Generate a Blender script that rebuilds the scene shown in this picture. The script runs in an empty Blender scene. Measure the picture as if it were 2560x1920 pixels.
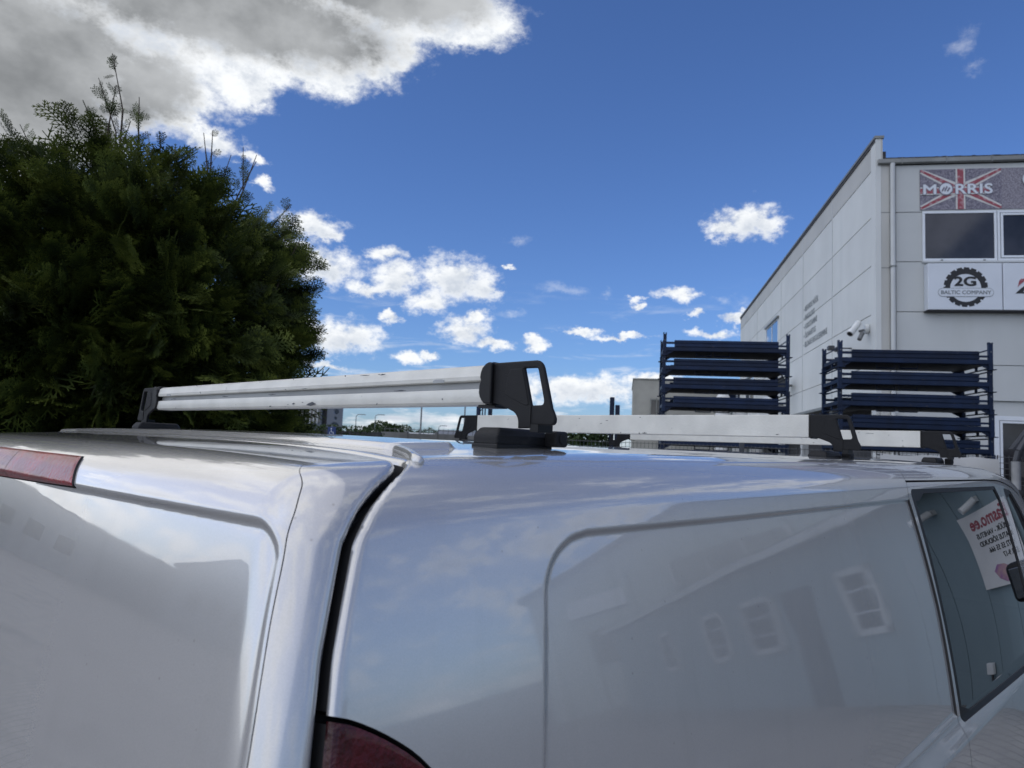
import bpy, bmesh, math, random
import numpy as np
from mathutils import Vector, Matrix, Quaternion
random.seed(7); rng = np.random.default_rng(7)
R = math.radians
sc = bpy.context.scene
COL = sc.collection

# ------------------------------------------------------------------ camera, world, sun, exposure
F_PX, PITCH, ROLL, VAN_YAW, HALL_YAW, EYE = 1813.69, .08744325, .04133187, .76713214, .17637235, 1.9
cam_d = bpy.data.cameras.new('camera'); cam = bpy.data.objects.new('camera', cam_d); COL.objects.link(cam)
f_ = Vector((0, math.cos(PITCH), math.sin(PITCH))); r0 = Vector((1, 0, 0)); u0 = r0.cross(f_)
r_ = r0*math.cos(ROLL)+u0*math.sin(ROLL); u_ = -r0*math.sin(ROLL)+u0*math.cos(ROLL)
cam.matrix_world = Matrix((( r_.x, u_.x, -f_.x, 0), (r_.y, u_.y, -f_.y, 0), (r_.z, u_.z, -f_.z, EYE), (0, 0, 0, 1)))
cam_d.sensor_width = 36; cam_d.lens = F_PX/2560*36; cam_d.clip_start = .02; cam_d.clip_end = 3000
cam_d.dof.use_dof = True; cam_d.dof.focus_distance = 1.25; cam_d.dof.aperture_fstop = 12.0
sc.camera = cam
sc.view_settings.view_transform = 'Standard'; sc.view_settings.look = 'None'
sc.view_settings.exposure = .50; sc.view_settings.gamma = 1; sc.view_settings.use_curve_mapping = False
try:
    sc.cycles.max_bounces = 8; sc.cycles.transparent_max_bounces = 12
except Exception: pass

SUN_AZ, SUN_EL = -115, 46
CLOUDS = [(-33.39,25.71,12.95,5.08,1),(-23.12,28.92,14.8,4.03,1),(-11.01,31.96,11.39,2.9,1),(-35.22,19.89,7.09,4.05,1),(-28.87,23.26,6.13,3.08,1),(-22.16,25.47,3.33,2.46,1),(-16.14,27.58,5.03,2.48,1),(-5.28,31.2,4.97,1.73,1),(-11.88,28.77,3.33,2.63,1),(-42.42,19.07,9.87,8.56,1),(-47.64,22.01,13.17,13.17,1),(-30.04,34.76,23.04,8.56,1),(-23.4,20.78,2.09,1.07,1),(-21.06,20.08,1.32,0.44,0.7),(-20.28,18.59,1.0,0.39,0.6),(-24.72,21.31,1.57,0.91,1),(-16.52,15.94,2.6,1.07,1),(-15.08,15.25,1.22,0.54,1),(-15.11,13.0,2.73,1.44,1),(-17.24,13.98,1.71,1.35,1),(-10.59,14.54,1.52,0.7,0.8),(-4.83,13.11,3.15,1.84,1),(-9.76,12.77,2.25,1.34,1),(-11.51,11.86,1.79,0.7,1),(-6.76,11.2,2.13,1.0,1),(-2.58,12.52,1.3,1.36,1),(-9.94,9.66,1.01,0.5,0.7),(-13.56,7.86,3.46,1.41,1),(-16.01,8.3,1.54,1.05,1),(-3.79,9.13,2.02,1.23,1),(-1.64,8.14,1.84,0.55,0.9),(-3.03,10.15,0.96,0.65,1),(1.86,8.28,1.1,0.47,1),(-8.27,6.77,1.52,0.58,1),(-6.73,7.22,0.73,0.43,0.8),(0.04,16.26,1.49,0.46,0.55),(-0.35,14.23,0.6,0.28,0.7),(4.09,12.58,3.12,0.61,0.45),(6.87,12.17,0.91,0.57,0.5),(-0.64,10.58,1.41,0.43,0.5),(5.13,9.36,1.75,0.36,0.7),(8.6,8.97,2.51,0.29,0.6),(17.81,17.54,2.41,1.46,1),(16.04,16.95,1.44,0.81,1),(19.1,17.01,1.39,0.99,1),(20.43,16.67,0.66,0.26,0.5),(12.81,12.24,1.54,0.63,0.7),(9.97,11.71,0.79,0.36,0.75),(13.96,10.65,0.76,0.32,0.7),(16.12,11.75,1.43,0.49,0.4),(17.16,10.45,1.51,0.48,0.75),(17.82,11.54,1.34,0.76,0.5),(15.47,9.31,2.11,0.42,1),(5.46,4.76,6.09,1.24,1),(10.84,5.53,2.18,0.72,1),(-14.64,5.58,2.08,0.35,0.6),(0.91,4.3,2.2,0.73,0.8),(32.26,27.21,1.09,1.59,0.14),(32.65,25.63,1.6,0.68,0.14)]
NBIG = 12
GREY_CORES = [(-35.51,22.88,9.18,6.62,1),(-24.45,29.19,14.97,2.94,1),(-11.04,32.38,8.71,2.07,1),(-31.88,18.4,6.04,2.16,1),(-43.68,21.18,9.87,9.87,1),(-49.31,21.26,13.17,13.17,1),(-30.17,35.92,23.04,7.57,1),(-28.0,23.47,3.66,3.1,1)]
def build_world():
    w = bpy.data.worlds.new('World'); sc.world = w; w.use_nodes = True
    nt = w.node_tree; nt.nodes.clear()
    def mk(t, tree=nt, **k):
        n = tree.nodes.new(t)
        for a, b in k.items(): setattr(n, a, b)
        return n
    # --- cloud field group: input (azimuth, elevation) in degrees, outputs big / small / thin
    g = bpy.data.node_groups.new('cloud_field', 'ShaderNodeTree')
    g.interface.new_socket('P', in_out='INPUT', socket_type='NodeSocketVector')
    for s in ('Big', 'Small', 'Thin', 'Grey'): g.interface.new_socket(s, in_out='OUTPUT', socket_type='NodeSocketFloat')
    gi = mk('NodeGroupInput', g); go = mk('NodeGroupOutput', g)
    def blobs(lst):
        last = None
        for (u, v, ru, rv, a) in lst:
            m = mk('ShaderNodeVectorMath', g, operation='MULTIPLY_ADD')
            g.links.new(gi.outputs[0], m.inputs[0])
            m.inputs[1].default_value = (1/ru, 1/rv, 0); m.inputs[2].default_value = (-u/ru, -v/rv, 0)
            l = mk('ShaderNodeVectorMath', g, operation='LENGTH'); g.links.new(m.outputs[0], l.inputs[0])
            o = l.outputs['Value']
            if last is not None:
                mn = mk('ShaderNodeMath', g, operation='SMOOTH_MIN'); mn.inputs[2].default_value = .25
                g.links.new(last, mn.inputs[0]); g.links.new(o, mn.inputs[1]); o = mn.outputs[0]
            last = o
        s = mk('ShaderNodeMath', g, operation='SUBTRACT'); s.inputs[0].default_value = 1
        g.links.new(last, s.inputs[1]); return s.outputs[0]
    g.links.new(blobs(CLOUDS[:NBIG]), go.inputs[0])
    g.links.new(blobs([c for c in CLOUDS[NBIG:] if c[4] > .55]), go.inputs[1])
    g.links.new(blobs([c for c in CLOUDS[NBIG:] if c[4] <= .55]), go.inputs[2])
    g.links.new(blobs(GREY_CORES), go.inputs[3])
    L = nt.links.new
    def M(op, a, b=None, c=None, clamp=False):
        n = mk('ShaderNodeMath', operation=op); n.use_clamp = clamp
        for i, x in enumerate((a, b, c)):
            if x is None: continue
            if isinstance(x, (int, float)): n.inputs[i].default_value = x
            else: L(x, n.inputs[i])
        return n.outputs[0]
    def smooth(x, a, b):
        n = mk('ShaderNodeMapRange', interpolation_type='SMOOTHSTEP')
        L(x, n.inputs[0]); n.inputs[1].default_value = a; n.inputs[2].default_value = b
        return n.outputs[0]
    def VM(op, a, b):
        n = mk('ShaderNodeVectorMath', operation=op)
        for i, x in enumerate((a, b)):
            if isinstance(x, tuple): n.inputs[i].default_value = x
            else: L(x, n.inputs[i])
        return n.outputs[0]
    def noise(v, scale, detail, rough=.55, dist=0):
        n = mk('ShaderNodeTexNoise'); L(v, n.inputs['Vector']); n.inputs['Scale'].default_value = scale
        n.inputs['Detail'].default_value = detail; n.inputs['Roughness'].default_value = rough
        n.inputs['Distortion'].default_value = dist; return n
    def mixc(f, a, b, mode='MIX'):
        n = mk('ShaderNodeMix', data_type='RGBA', blend_type=mode)
        if isinstance(f, (int, float)): n.inputs[0].default_value = f
        else: L(f, n.inputs[0])
        for i, x in ((6, a), (7, b)):
            if isinstance(x, tuple): n.inputs[i].default_value = (*x, 1)
            else: L(x, n.inputs[i])
        return n.outputs[2]
    tc = mk('ShaderNodeTexCoord'); gen = VM('NORMALIZE', tc.outputs['Generated'], (0, 0, 0))
    sep = mk('ShaderNodeSeparateXYZ'); L(gen, sep.inputs[0])
    az = M('MULTIPLY', M('ARCTAN2', sep.outputs[0], sep.outputs[1]), 57.29578)
    el = M('MULTIPLY', M('ARCSINE', sep.outputs[2]), 57.29578)
    cmb = mk('ShaderNodeCombineXYZ'); L(az, cmb.inputs[0]); L(el, cmb.inputs[1])
    stretched = VM('MULTIPLY', gen, (1, 1, 1.5))
    wn = noise(stretched, 19, 8, .66)
    warp = VM('MULTIPLY', VM('SUBTRACT', wn.outputs['Color'], (.5, .5, .5)), (4.2, 3.0, 0))
    P = VM('ADD', cmb.outputs[0], warp)
    ga = mk('ShaderNodeGroup'); ga.node_tree = g; L(P, ga.inputs[0])
    gb = mk('ShaderNodeGroup'); gb.node_tree = g; L(VM('ADD', P, (-.35, .75, 0)), gb.inputs[0])
    fb = noise(stretched, 30, 10, .68).outputs[0]
    fb0 = M('SUBTRACT', fb, .5)
    lown = noise(VM('MULTIPLY', gen, (1, 1, 2.2)), 4.5, 8, .6).outputs[0]
    # broken cloud outside the frame, and the low bank along the horizon
    aaz = M('ABSOLUTE', az)
    out_mask = M('MAXIMUM', smooth(aaz, 40, 52), smooth(el, 42, 60))
    gen_cloud = M('MULTIPLY', out_mask, smooth(M('ADD', M('MULTIPLY', fb0, .45), M('SUBTRACT', lown, M('MULTIPLY', smooth(az, 0, 60), .05))), .44, .60))
    bank_n = noise(VM('MULTIPLY', gen, (1, 1, 5)), 9, 8, .58).outputs[0]
    bank_t = M('MULTIPLY_ADD', el, .03, .43)
    bank = M('MULTIPLY', M('MULTIPLY', M('SUBTRACT', bank_n, bank_t), 7, clamp=True), smooth(el, 7.5, 3.5))
    bigf = M('ADD', ga.outputs[0], M('MULTIPLY', fb0, .75))
    smf = M('ADD', ga.outputs[1], M('MULTIPLY', fb0, 1.9))
    thf = M('ADD', ga.outputs[2], M('MULTIPLY', fb0, 2.6))
    a_big = smooth(bigf, -.08, .34)
    a_sm = smooth(smf, -.22, .62)
    a_th = M('MULTIPLY', smooth(thf, .1, 1.5), .30)
    wn2 = noise(VM('MULTIPLY', gen, (1, 1, 7)), 8, 9, .62, .4).outputs[0]
    wisp = M('MULTIPLY', M('MULTIPLY', smooth(wn2, .54, .76), M('MULTIPLY', smooth(el, 1.0, 4), smooth(el, 14, 6))), .55)
    bank = M('MAXIMUM', bank, wisp)
    alpha = M('MAXIMUM', M('MAXIMUM', a_big, a_sm), M('MAXIMUM', a_th, M('MAXIMUM', gen_cloud, bank)))
    # shading: thick parts and undersides are grey
    g1 = smooth(M('ADD', M('ADD', ga.outputs[3], M('MULTIPLY', fb0, .9)), M('MULTIPLY', M('SUBTRACT', lown, .5), 1.3)), -.12, .42)
    below = smooth(M('ADD', gb.outputs[1], M('MULTIPLY', fb0, 1.8)), .15, 1.0)
    g2 = M('MULTIPLY', M('MULTIPLY', below, .62), smooth(smf, .2, .8))
    g3 = M('MULTIPLY', gen_cloud, smooth(lown, .54, .72))
    g4 = M('MULTIPLY', bank, smooth(noise(VM('MULTIPLY', gen, (1, 1, 5)), 13, 6, .6).outputs[0], .42, .62))
    g4 = M('MULTIPLY', g4, .6)
    grey = M('MAXIMUM', M('MULTIPLY', g1, a_big), g3); soft = M('MAXIMUM', g2, g4)
    tone = noise(stretched, 7, 6, .55).outputs[0]
    greycol = mixc(smooth(tone, .3, .72), (.20, .21, .22), (.46, .475, .49))
    whitecol = mixc(smooth(fb, .32, .60), (.58, .62, .68), (.84, .86, .88))
    ccol = mixc(grey, mixc(M('MULTIPLY', soft, 1.5, clamp=True), whitecol, (.50, .55, .63)), greycol)
    sky = mk('ShaderNodeTexSky', sky_type='NISHITA'); sky.sun_disc = False
    sky.sun_elevation = R(SUN_EL); sky.sun_rotation = R(SUN_AZ % 360); sky.altitude = 50
    sky.air_density = 1.0; sky.dust_density = .6; sky.ozone_density = 2.2
    K = .078
    skyc = mixc(1.0, sky.outputs[0], (.59, .80, 1.20), 'MULTIPLY')
    cs = mixc(1.0, ccol, (.84/K, .84/K, .84/K), 'MULTIPLY')
    fin = mixc(alpha, skyc, cs)
    bg = mk('ShaderNodeBackground'); bg.inputs[1].default_value = K; L(fin, bg.inputs[0])
    wo = mk('ShaderNodeOutputWorld'); L(bg.outputs[0], wo.inputs[0])
    try: w.cycles.sampling_method = 'MANUAL'; w.cycles.sample_map_resolution = 512
    except Exception: pass
build_world()
sl = bpy.data.lights.new('sun', 'SUN'); sl.energy = 1.35; sl.angle = R(140); sl.color = (1, .96, .9)
sun = bpy.data.objects.new('sun', sl); COL.objects.link(sun)
sd = Vector((math.sin(R(SUN_AZ))*math.cos(R(SUN_EL)), math.cos(R(SUN_AZ))*math.cos(R(SUN_EL)), math.sin(R(SUN_EL))))
sun.rotation_euler = sd.to_track_quat('Z', 'Y').to_euler()

# ------------------------------------------------------------------ materials
def mat(name, col, rough=.5, metal=0, spec=.5, var=0, vscale=5, col2=None, bump=0, bscale=60, coat=0, coat_rough=.03,
        spots=None, streak=False, emit=None, detail=5, world=False):
    m = bpy.data.materials.new(name); m.use_nodes = True; nt = m.node_tree; b = nt.nodes['Principled BSDF']
    b.inputs['Base Color'].default_value = (*col, 1); b.inputs['Roughness'].default_value = rough
    b.inputs['Metallic'].default_value = metal; b.inputs['Specular IOR Level'].default_value = spec
    if coat: b.inputs['Coat Weight'].default_value = coat; b.inputs['Coat Roughness'].default_value = coat_rough
    tc = nt.nodes.new('ShaderNodeTexCoord'); src = tc.outputs['Object']
    if world: src = nt.nodes.new('ShaderNodeNewGeometry').outputs['Position']
    def mixn(f, a, c):
        n = nt.nodes.new('ShaderNodeMix'); n.data_type = 'RGBA'; nt.links.new(f, n.inputs[0])
        for i, x in ((6, a), (7, c)):
            if isinstance(x, tuple): n.inputs[i].default_value = (*x, 1)
            else: nt.links.new(x, n.inputs[i])
        return n.outputs[2]
    def mp(scale, vec=(1, 1, 1), det=detail):
        mpn = nt.nodes.new('ShaderNodeMapping'); mpn.inputs['Scale'].default_value = vec; nt.links.new(src, mpn.inputs[0])
        n = nt.nodes.new('ShaderNodeTexNoise'); n.inputs['Scale'].default_value = scale; n.inputs['Detail'].default_value = det
        nt.links.new(mpn.outputs[0], n.inputs['Vector']); return n.outputs[0]
    def rng_(x, a, c):
        n = nt.nodes.new('ShaderNodeMapRange'); nt.links.new(x, n.inputs[0]); n.inputs[1].default_value = a; n.inputs[2].default_value = c
        return n.outputs[0]
    colo = None
    if var or col2:
        c2 = col2 or tuple(max(0, c*(1-var)) for c in col)
        f = rng_(mp(vscale, (1, 1, .25) if streak else (1, 1, 1)), .35, .65)
        colo = mixn(f, col, c2)
    if spots:
        f = rng_(mp(spots[1], spots[3] if len(spots) > 3 else (1, 1, 1), 8), *spots[2])
        colo = mixn(f, colo if colo is not None else col, spots[0])
    if colo is not None: nt.links.new(colo, b.inputs['Base Color'])
    if bump:
        bn = nt.nodes.new('ShaderNodeBump'); bn.inputs['Strength'].default_value = bump; bn.inputs['Distance'].default_value = .01
        nt.links.new(mp(bscale), bn.inputs['Height']); nt.links.new(bn.outputs[0], b.inputs['Normal'])
    if emit: b.inputs['Emission Color'].default_value = (*emit[0], 1); b.inputs['Emission Strength'].default_value = emit[1]
    return m
def vary(name, amt=.07):
    m = M_[name]; nt = m.node_tree; b = nt.nodes['Principled BSDF']; l = b.inputs['Base Color'].links[0]; src = l.from_socket
    oi = nt.nodes.new('ShaderNodeObjectInfo'); mr = nt.nodes.new('ShaderNodeMapRange'); mr.inputs[3].default_value = 1-amt; mr.inputs[4].default_value = 1+amt
    nt.links.new(oi.outputs['Random'], mr.inputs[0]); vm = nt.nodes.new('ShaderNodeVectorMath'); vm.operation = 'SCALE'
    nt.links.new(src, vm.inputs[0]); nt.links.new(mr.outputs[0], vm.inputs['Scale']); nt.links.new(vm.outputs[0], b.inputs['Base Color'])
def glass_mat(name, tint, refl_rough=.0, ior=1.5, tr=.5):
    m = bpy.data.materials.new(name); m.use_nodes = True; nt = m.node_tree; nt.nodes.clear()
    o = nt.nodes.new('ShaderNodeOutputMaterial'); t = nt.nodes.new('ShaderNodeBsdfTransparent'); t.inputs[0].default_value = (*tint, 1)
    gl = nt.nodes.new('ShaderNodeBsdfGlossy'); gl.inputs['Roughness'].default_value = refl_rough
    fr = nt.nodes.new('ShaderNodeFresnel'); fr.inputs[0].default_value = ior
    mx = nt.nodes.new('ShaderNodeMixShader')
    k = nt.nodes.new('ShaderNodeMath'); k.operation = 'MULTIPLY'; k.inputs[1].default_value = 1.0 + tr; k.use_clamp = True
    nt.links.new(fr.outputs[0], k.inputs[0]); nt.links.new(k.outputs[0], mx.inputs[0])
    nt.links.new(t.outputs[0], mx.inputs[1]); nt.links.new(gl.outputs[0], mx.inputs[2]); nt.links.new(mx.outputs[0], o.inputs[0])
    return m
def paint_mat():
    m = mat('silver_paint', (.54, .533, .520), rough=.24, metal=.50, spec=.5, coat=1.0, coat_rough=.015)
    nt = m.node_tree; b = nt.nodes['Principled BSDF']; tc = nt.nodes.new('ShaderNodeTexCoord')
    b.inputs['Coat IOR'].default_value = 1.7
    # metallic flake: tiny brightness variation, plus road dust
    fl = nt.nodes.new('ShaderNodeTexNoise'); fl.inputs['Scale'].default_value = 900; fl.inputs['Detail'].default_value = 1
    nt.links.new(tc.outputs['Object'], fl.inputs['Vector'])
    r1 = nt.nodes.new('ShaderNodeMapRange'); nt.links.new(fl.outputs[0], r1.inputs[0])
    r1.inputs[1].default_value = .3; r1.inputs[2].default_value = .7; r1.inputs[3].default_value = .95; r1.inputs[4].default_value = 1.04
    du = nt.nodes.new('ShaderNodeTexNoise'); du.inputs['Scale'].default_value = 3.2; du.inputs['Detail'].default_value = 9; du.inputs['Roughness'].default_value = .62
    nt.links.new(tc.outputs['Object'], du.inputs['Vector'])
    r2 = nt.nodes.new('ShaderNodeMapRange'); nt.links.new(du.outputs[0], r2.inputs[0])
    r2.inputs[1].default_value = .45; r2.inputs[2].default_value = .8; r2.inputs[3].default_value = 0; r2.inputs[4].default_value = .14
    vm = nt.nodes.new('ShaderNodeVectorMath'); vm.operation = 'SCALE'; vm.inputs[0].default_value = (.54, .533, .520)
    nt.links.new(r1.outputs[0], vm.inputs['Scale'])
    mx = nt.nodes.new('ShaderNodeMix'); mx.data_type = 'RGBA'; nt.links.new(r2.outputs[0], mx.inputs[0])
    nt.links.new(vm.outputs[0], mx.inputs[6]); mx.inputs[7].default_value = (.44, .43, .41, 1)
    nt.links.new(mx.outputs[2], b.inputs['Base Color'])
    r3 = nt.nodes.new('ShaderNodeMapRange'); nt.links.new(du.outputs[0], r3.inputs[0])
    r3.inputs[1].default_value = .4; r3.inputs[2].default_value = .8; r3.inputs[3].default_value = .008; r3.inputs[4].default_value = .09
    nt.links.new(r3.outputs[0], b.inputs['Coat Roughness'])
    # fine dust specks
    vo = nt.nodes.new('ShaderNodeTexVoronoi'); vo.inputs['Scale'].default_value = 60; nt.links.new(tc.outputs['Object'], vo.inputs['Vector'])
    r4 = nt.nodes.new('ShaderNodeMapRange'); nt.links.new(vo.outputs['Distance'], r4.inputs[0])
    r4.inputs[1].default_value = .03; r4.inputs[2].default_value = .07; r4.inputs[3].default_value = .9; r4.inputs[4].default_value = 1
    gate = nt.nodes.new('ShaderNodeTexNoise'); gate.inputs['Scale'].default_value = 9; nt.links.new(tc.outputs['Object'], gate.inputs['Vector'])
    r5 = nt.nodes.new('ShaderNodeMapRange'); nt.links.new(vo.outputs['Distance'], r5.inputs[0]); r5.inputs[1].default_value = .045; r5.inputs[2].default_value = .10; r5.inputs[3].default_value = .55; r5.inputs[4].default_value = 0
    gm = nt.nodes.new('ShaderNodeMath'); gm.operation = 'GREATER_THAN'; gm.inputs[1].default_value = .56; nt.links.new(gate.outputs[0], gm.inputs[0])
    mm = nt.nodes.new('ShaderNodeMath'); mm.operation = 'MULTIPLY'; nt.links.new(r5.outputs[0], mm.inputs[0]); nt.links.new(gm.outputs[0], mm.inputs[1])
    m2 = nt.nodes.new('ShaderNodeMix'); m2.data_type = 'RGBA'; nt.links.new(mm.outputs[0], m2.inputs[0]); nt.links.new(mx.outputs[2], m2.inputs[6]); m2.inputs[7].default_value = (.30, .28, .25, 1)
    # rain streaks: faint vertical runs of dried dust
    mp2 = nt.nodes.new('ShaderNodeMapping'); mp2.inputs['Scale'].default_value = (26, 26, 1.6); nt.links.new(tc.outputs['Object'], mp2.inputs[0])
    st = nt.nodes.new('ShaderNodeTexNoise'); st.inputs['Scale'].default_value = 1.3; st.inputs['Detail'].default_value = 5; nt.links.new(mp2.outputs[0], st.inputs['Vector'])
    r6 = nt.nodes.new('ShaderNodeMapRange'); nt.links.new(st.outputs[0], r6.inputs[0]); r6.inputs[1].default_value = .56; r6.inputs[2].default_value = .78; r6.inputs[4].default_value = .13
    m3 = nt.nodes.new('ShaderNodeMix'); m3.data_type = 'RGBA'; nt.links.new(r6.outputs[0], m3.inputs[0]); nt.links.new(m2.outputs[2], m3.inputs[6]); m3.inputs[7].default_value = (.36, .35, .33, 1)
    nt.links.new(m3.outputs[2], b.inputs['Base Color'])
    # slight waviness of pressed sheet metal
    wv = nt.nodes.new('ShaderNodeTexNoise'); wv.inputs['Scale'].default_value = 5.5; wv.inputs['Detail'].default_value = 2; nt.links.new(tc.outputs['Object'], wv.inputs['Vector'])
    bp = nt.nodes.new('ShaderNodeBump'); bp.inputs['Distance'].default_value = .00042; bp.inputs['Strength'].default_value = 1.0
    nt.links.new(wv.outputs[0], bp.inputs['Height']); nt.links.new(bp.outputs[0], b.inputs['Normal']); nt.links.new(bp.outputs[0], b.inputs['Coat Normal'])
    nt.links.new(r4.outputs[0], b.inputs['Coat Weight'])
    return m
M_ = {}
M_['paint'] = paint_mat()
M_['black_rubber'] = mat('black_rubber', (.004, .004, .0045), .45, spec=.3)
M_['flange_shade'] = mat('shut_line_shade', (.03, .03, .032), .7)  # near-black flanges: shade of the panel gaps painted over body colour
M_['black_plastic'] = mat('black_plastic', (.0042, .0046, .006), .5, spec=.28, var=.3, vscale=30, bump=.25, bscale=900)
M_['grey_plastic'] = mat('grey_plastic', (.0065, .007, .0085), .55, spec=.3, var=.2, vscale=20, bump=.25, bscale=700, spots=((.04, .038, .035), 25, (.6, .85)))
M_['alu'] = mat('white_aluminium', (.62, .615, .565), .45, .1, var=.14, vscale=14, streak=False, spots=((.16, .16, .15), 55, (.70, .74), (1, 1, 1)), bump=.08, bscale=200)
M_['alu_slot'] = mat('slot_aluminium', (.36, .37, .37), .5, .4, var=.2, vscale=9)
M_['red_lens'] = mat('red_lens', (.26, .008, .014), .22, spec=.3, coat=.35, var=.5, vscale=14, bump=.3, bscale=140)
M_['dark_lens'] = mat('dark_red_lens', (.085, .003, .006), .2, spec=.3, coat=.4, var=.75, vscale=22, bump=.5, bscale=160)
M_['chrome'] = mat('chrome', (.7, .7, .72), .12, 1)
M_['dark_inside'] = mat('dark_interior', (.012, .013, .014), .8)
M_['glass'] = glass_mat('car_glass', (.15, .19, .19), ior=1.5, tr=.6)
M_['wall_light'] = mat('wall_panel_light', (.60, .62, .61), .55, var=.09, vscale=.7, bump=.05, bscale=8, spots=((.53, .555, .545), 1.6, (.5, .8), (1, 1, .2)), world=True)
M_['wall_shaded'] = mat('wall_panel_shaded', (.50, .52, .515), .55, var=.10, vscale=.6, spots=((.43, .445, .43), 1.3, (.5, .8), (1, 1, .2)), world=True)  # side cladding repeated darker: the front's shade is put into its colour
M_['wall_trim'] = mat('wall_trim_beige', (.46, .46, .435), .5, var=.10, vscale=.8, world=True)
M_['joint'] = mat('dark_joint', (.16, .17, .175), .8)
M_['pale_trim'] = mat('pale_trim', (.50, .52, .52), .45, var=.1, vscale=2)
M_['gutter'] = mat('gutter_metal', (.22, .23, .22), .4, .3, var=.25, vscale=2)
M_['roof_dark'] = mat('roof_dark', (.05, .05, .055), .7, var=.4, vscale=8)
M_['white_frame'] = mat('white_frame', (.66, .70, .74), .4, var=.05)
M_['win_glass'] = mat('cloud_toned_window_glass', (.050, .049, .054), .06, spec=.5, var=.65, vscale=.9, world=True)  # mottled base tone paints soft cloud reflections into the panes
M_['sky_glass'] = mat('sky_window_glass', (.03, .04, .05), .02, spec=1.0, metal=.0, coat=1)
M_['sign_white'] = mat('sign_white', (.60, .64, .69), .35, var=.06, vscale=1.5)
M_['sign_black'] = mat('sign_black', (.008, .008, .009), .45)
M_['text_grey'] = mat('text_grey', (.17, .19, .20), .6)
M_['print_red'] = mat('print_red', (.27, .055, .075), .6, spots=((.40, .25, .27), 14, (.50, .66)))
M_['print_pale'] = mat('print_pale', (.55, .55, .53), .6, spots=((.34, .33, .36), 16, (.56, .7)))
M_['print_blue'] = mat('print_bluegrey', (.08, .075, .11), .65, col2=(.27, .255, .30), vscale=34, detail=12)
M_['print_blue2'] = mat('print_speckled', (.12, .11, .14), .65, col2=(.31, .295, .335), vscale=46, detail=12)
M_['blue_steel'] = mat('blue_steel', (.006, .017, .050), .5, spec=.25, var=.35, vscale=6, spots=((.11, .09, .08), 30, (.68, .76)), world=True)
M_['dark_deck'] = mat('dark_deck', (.008, .010, .016), .6)
M_['concrete'] = mat('concrete', (.36, .355, .325), .85, var=.18, vscale=1.2, bump=.2, bscale=20, world=True)
M_['pale_wall'] = mat('pale_green_wall', (.36, .41, .41), .7, var=.1, vscale=1)
M_['grey_blue'] = mat('office_cladding', (.13, .15, .19), .5, var=.15, vscale=.8)
M_['dark_glass'] = mat('dark_glazing', (.012, .02, .045), .1, spec=.8)
M_['steel_grey'] = mat('galvanised_steel', (.20, .21, .22), .45, .5, var=.25, vscale=10)
M_['dark_steel'] = mat('dark_grey_steel', (.055, .06, .07), .5, .2, var=.3, vscale=6)
M_['old_concrete'] = mat('old_concrete', (.17, .17, .165), .9, var=.35, vscale=1.5, world=True)
M_['wire'] = mat('fence_wire', (.10, .105, .105), .5, .3)
M_['vinyl'] = mat('white_vinyl', (.60, .61, .61), .5, var=.12, vscale=3, bump=.3, bscale=6, world=True)
M_['cam_white'] = mat('camera_white', (.60, .62, .62), .35, var=.1, vscale=8)
M_['bark'] = mat('bark', (.07, .05, .035), .9, var=.4, vscale=20)
M_['teal'] = mat('teal_cladding', (.19, .255, .285), .55, var=.18, vscale=1.2, streak=True, world=True)
M_['tarmac'] = mat('paving', (.22, .215, .205), .85, var=.25, vscale=2.5, bump=.4, bscale=25, spots=((.09, .09, .09), .6, (.5, .7)))
def paving():
    m = M_['tarmac']; nt = m.node_tree; b = nt.nodes['Principled BSDF']; src = b.inputs['Base Color'].links[0].from_socket
    g = nt.nodes.new('ShaderNodeNewGeometry'); br = nt.nodes.new('ShaderNodeTexBrick'); nt.links.new(g.outputs['Position'], br.inputs['Vector'])
    br.inputs['Scale'].default_value = 1; br.inputs['Brick Width'].default_value = .22; br.inputs['Row Height'].default_value = .11; br.inputs['Mortar Size'].default_value = .008
    br.inputs['Color1'].default_value = (1, 1, 1, 1); br.inputs['Color2'].default_value = (.84, .84, .86, 1); br.inputs['Mortar'].default_value = (.35, .35, .35, 1)
    mx = nt.nodes.new('ShaderNodeMix'); mx.data_type = 'RGBA'; mx.blend_type = 'MULTIPLY'; mx.inputs[0].default_value = 1
    nt.links.new(src, mx.inputs[6]); nt.links.new(br.outputs[0], mx.inputs[7]); nt.links.new(mx.outputs[2], b.inputs['Base Color'])
paving()
M_['grass'] = mat('grass', (.05, .08, .025), .9, var=.4, vscale=3)
M_['signblue'] = mat('sign_blue', (.012, .035, .14), .4)
M_['tyre'] = mat('tyre', (.015, .015, .015), .8)
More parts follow.
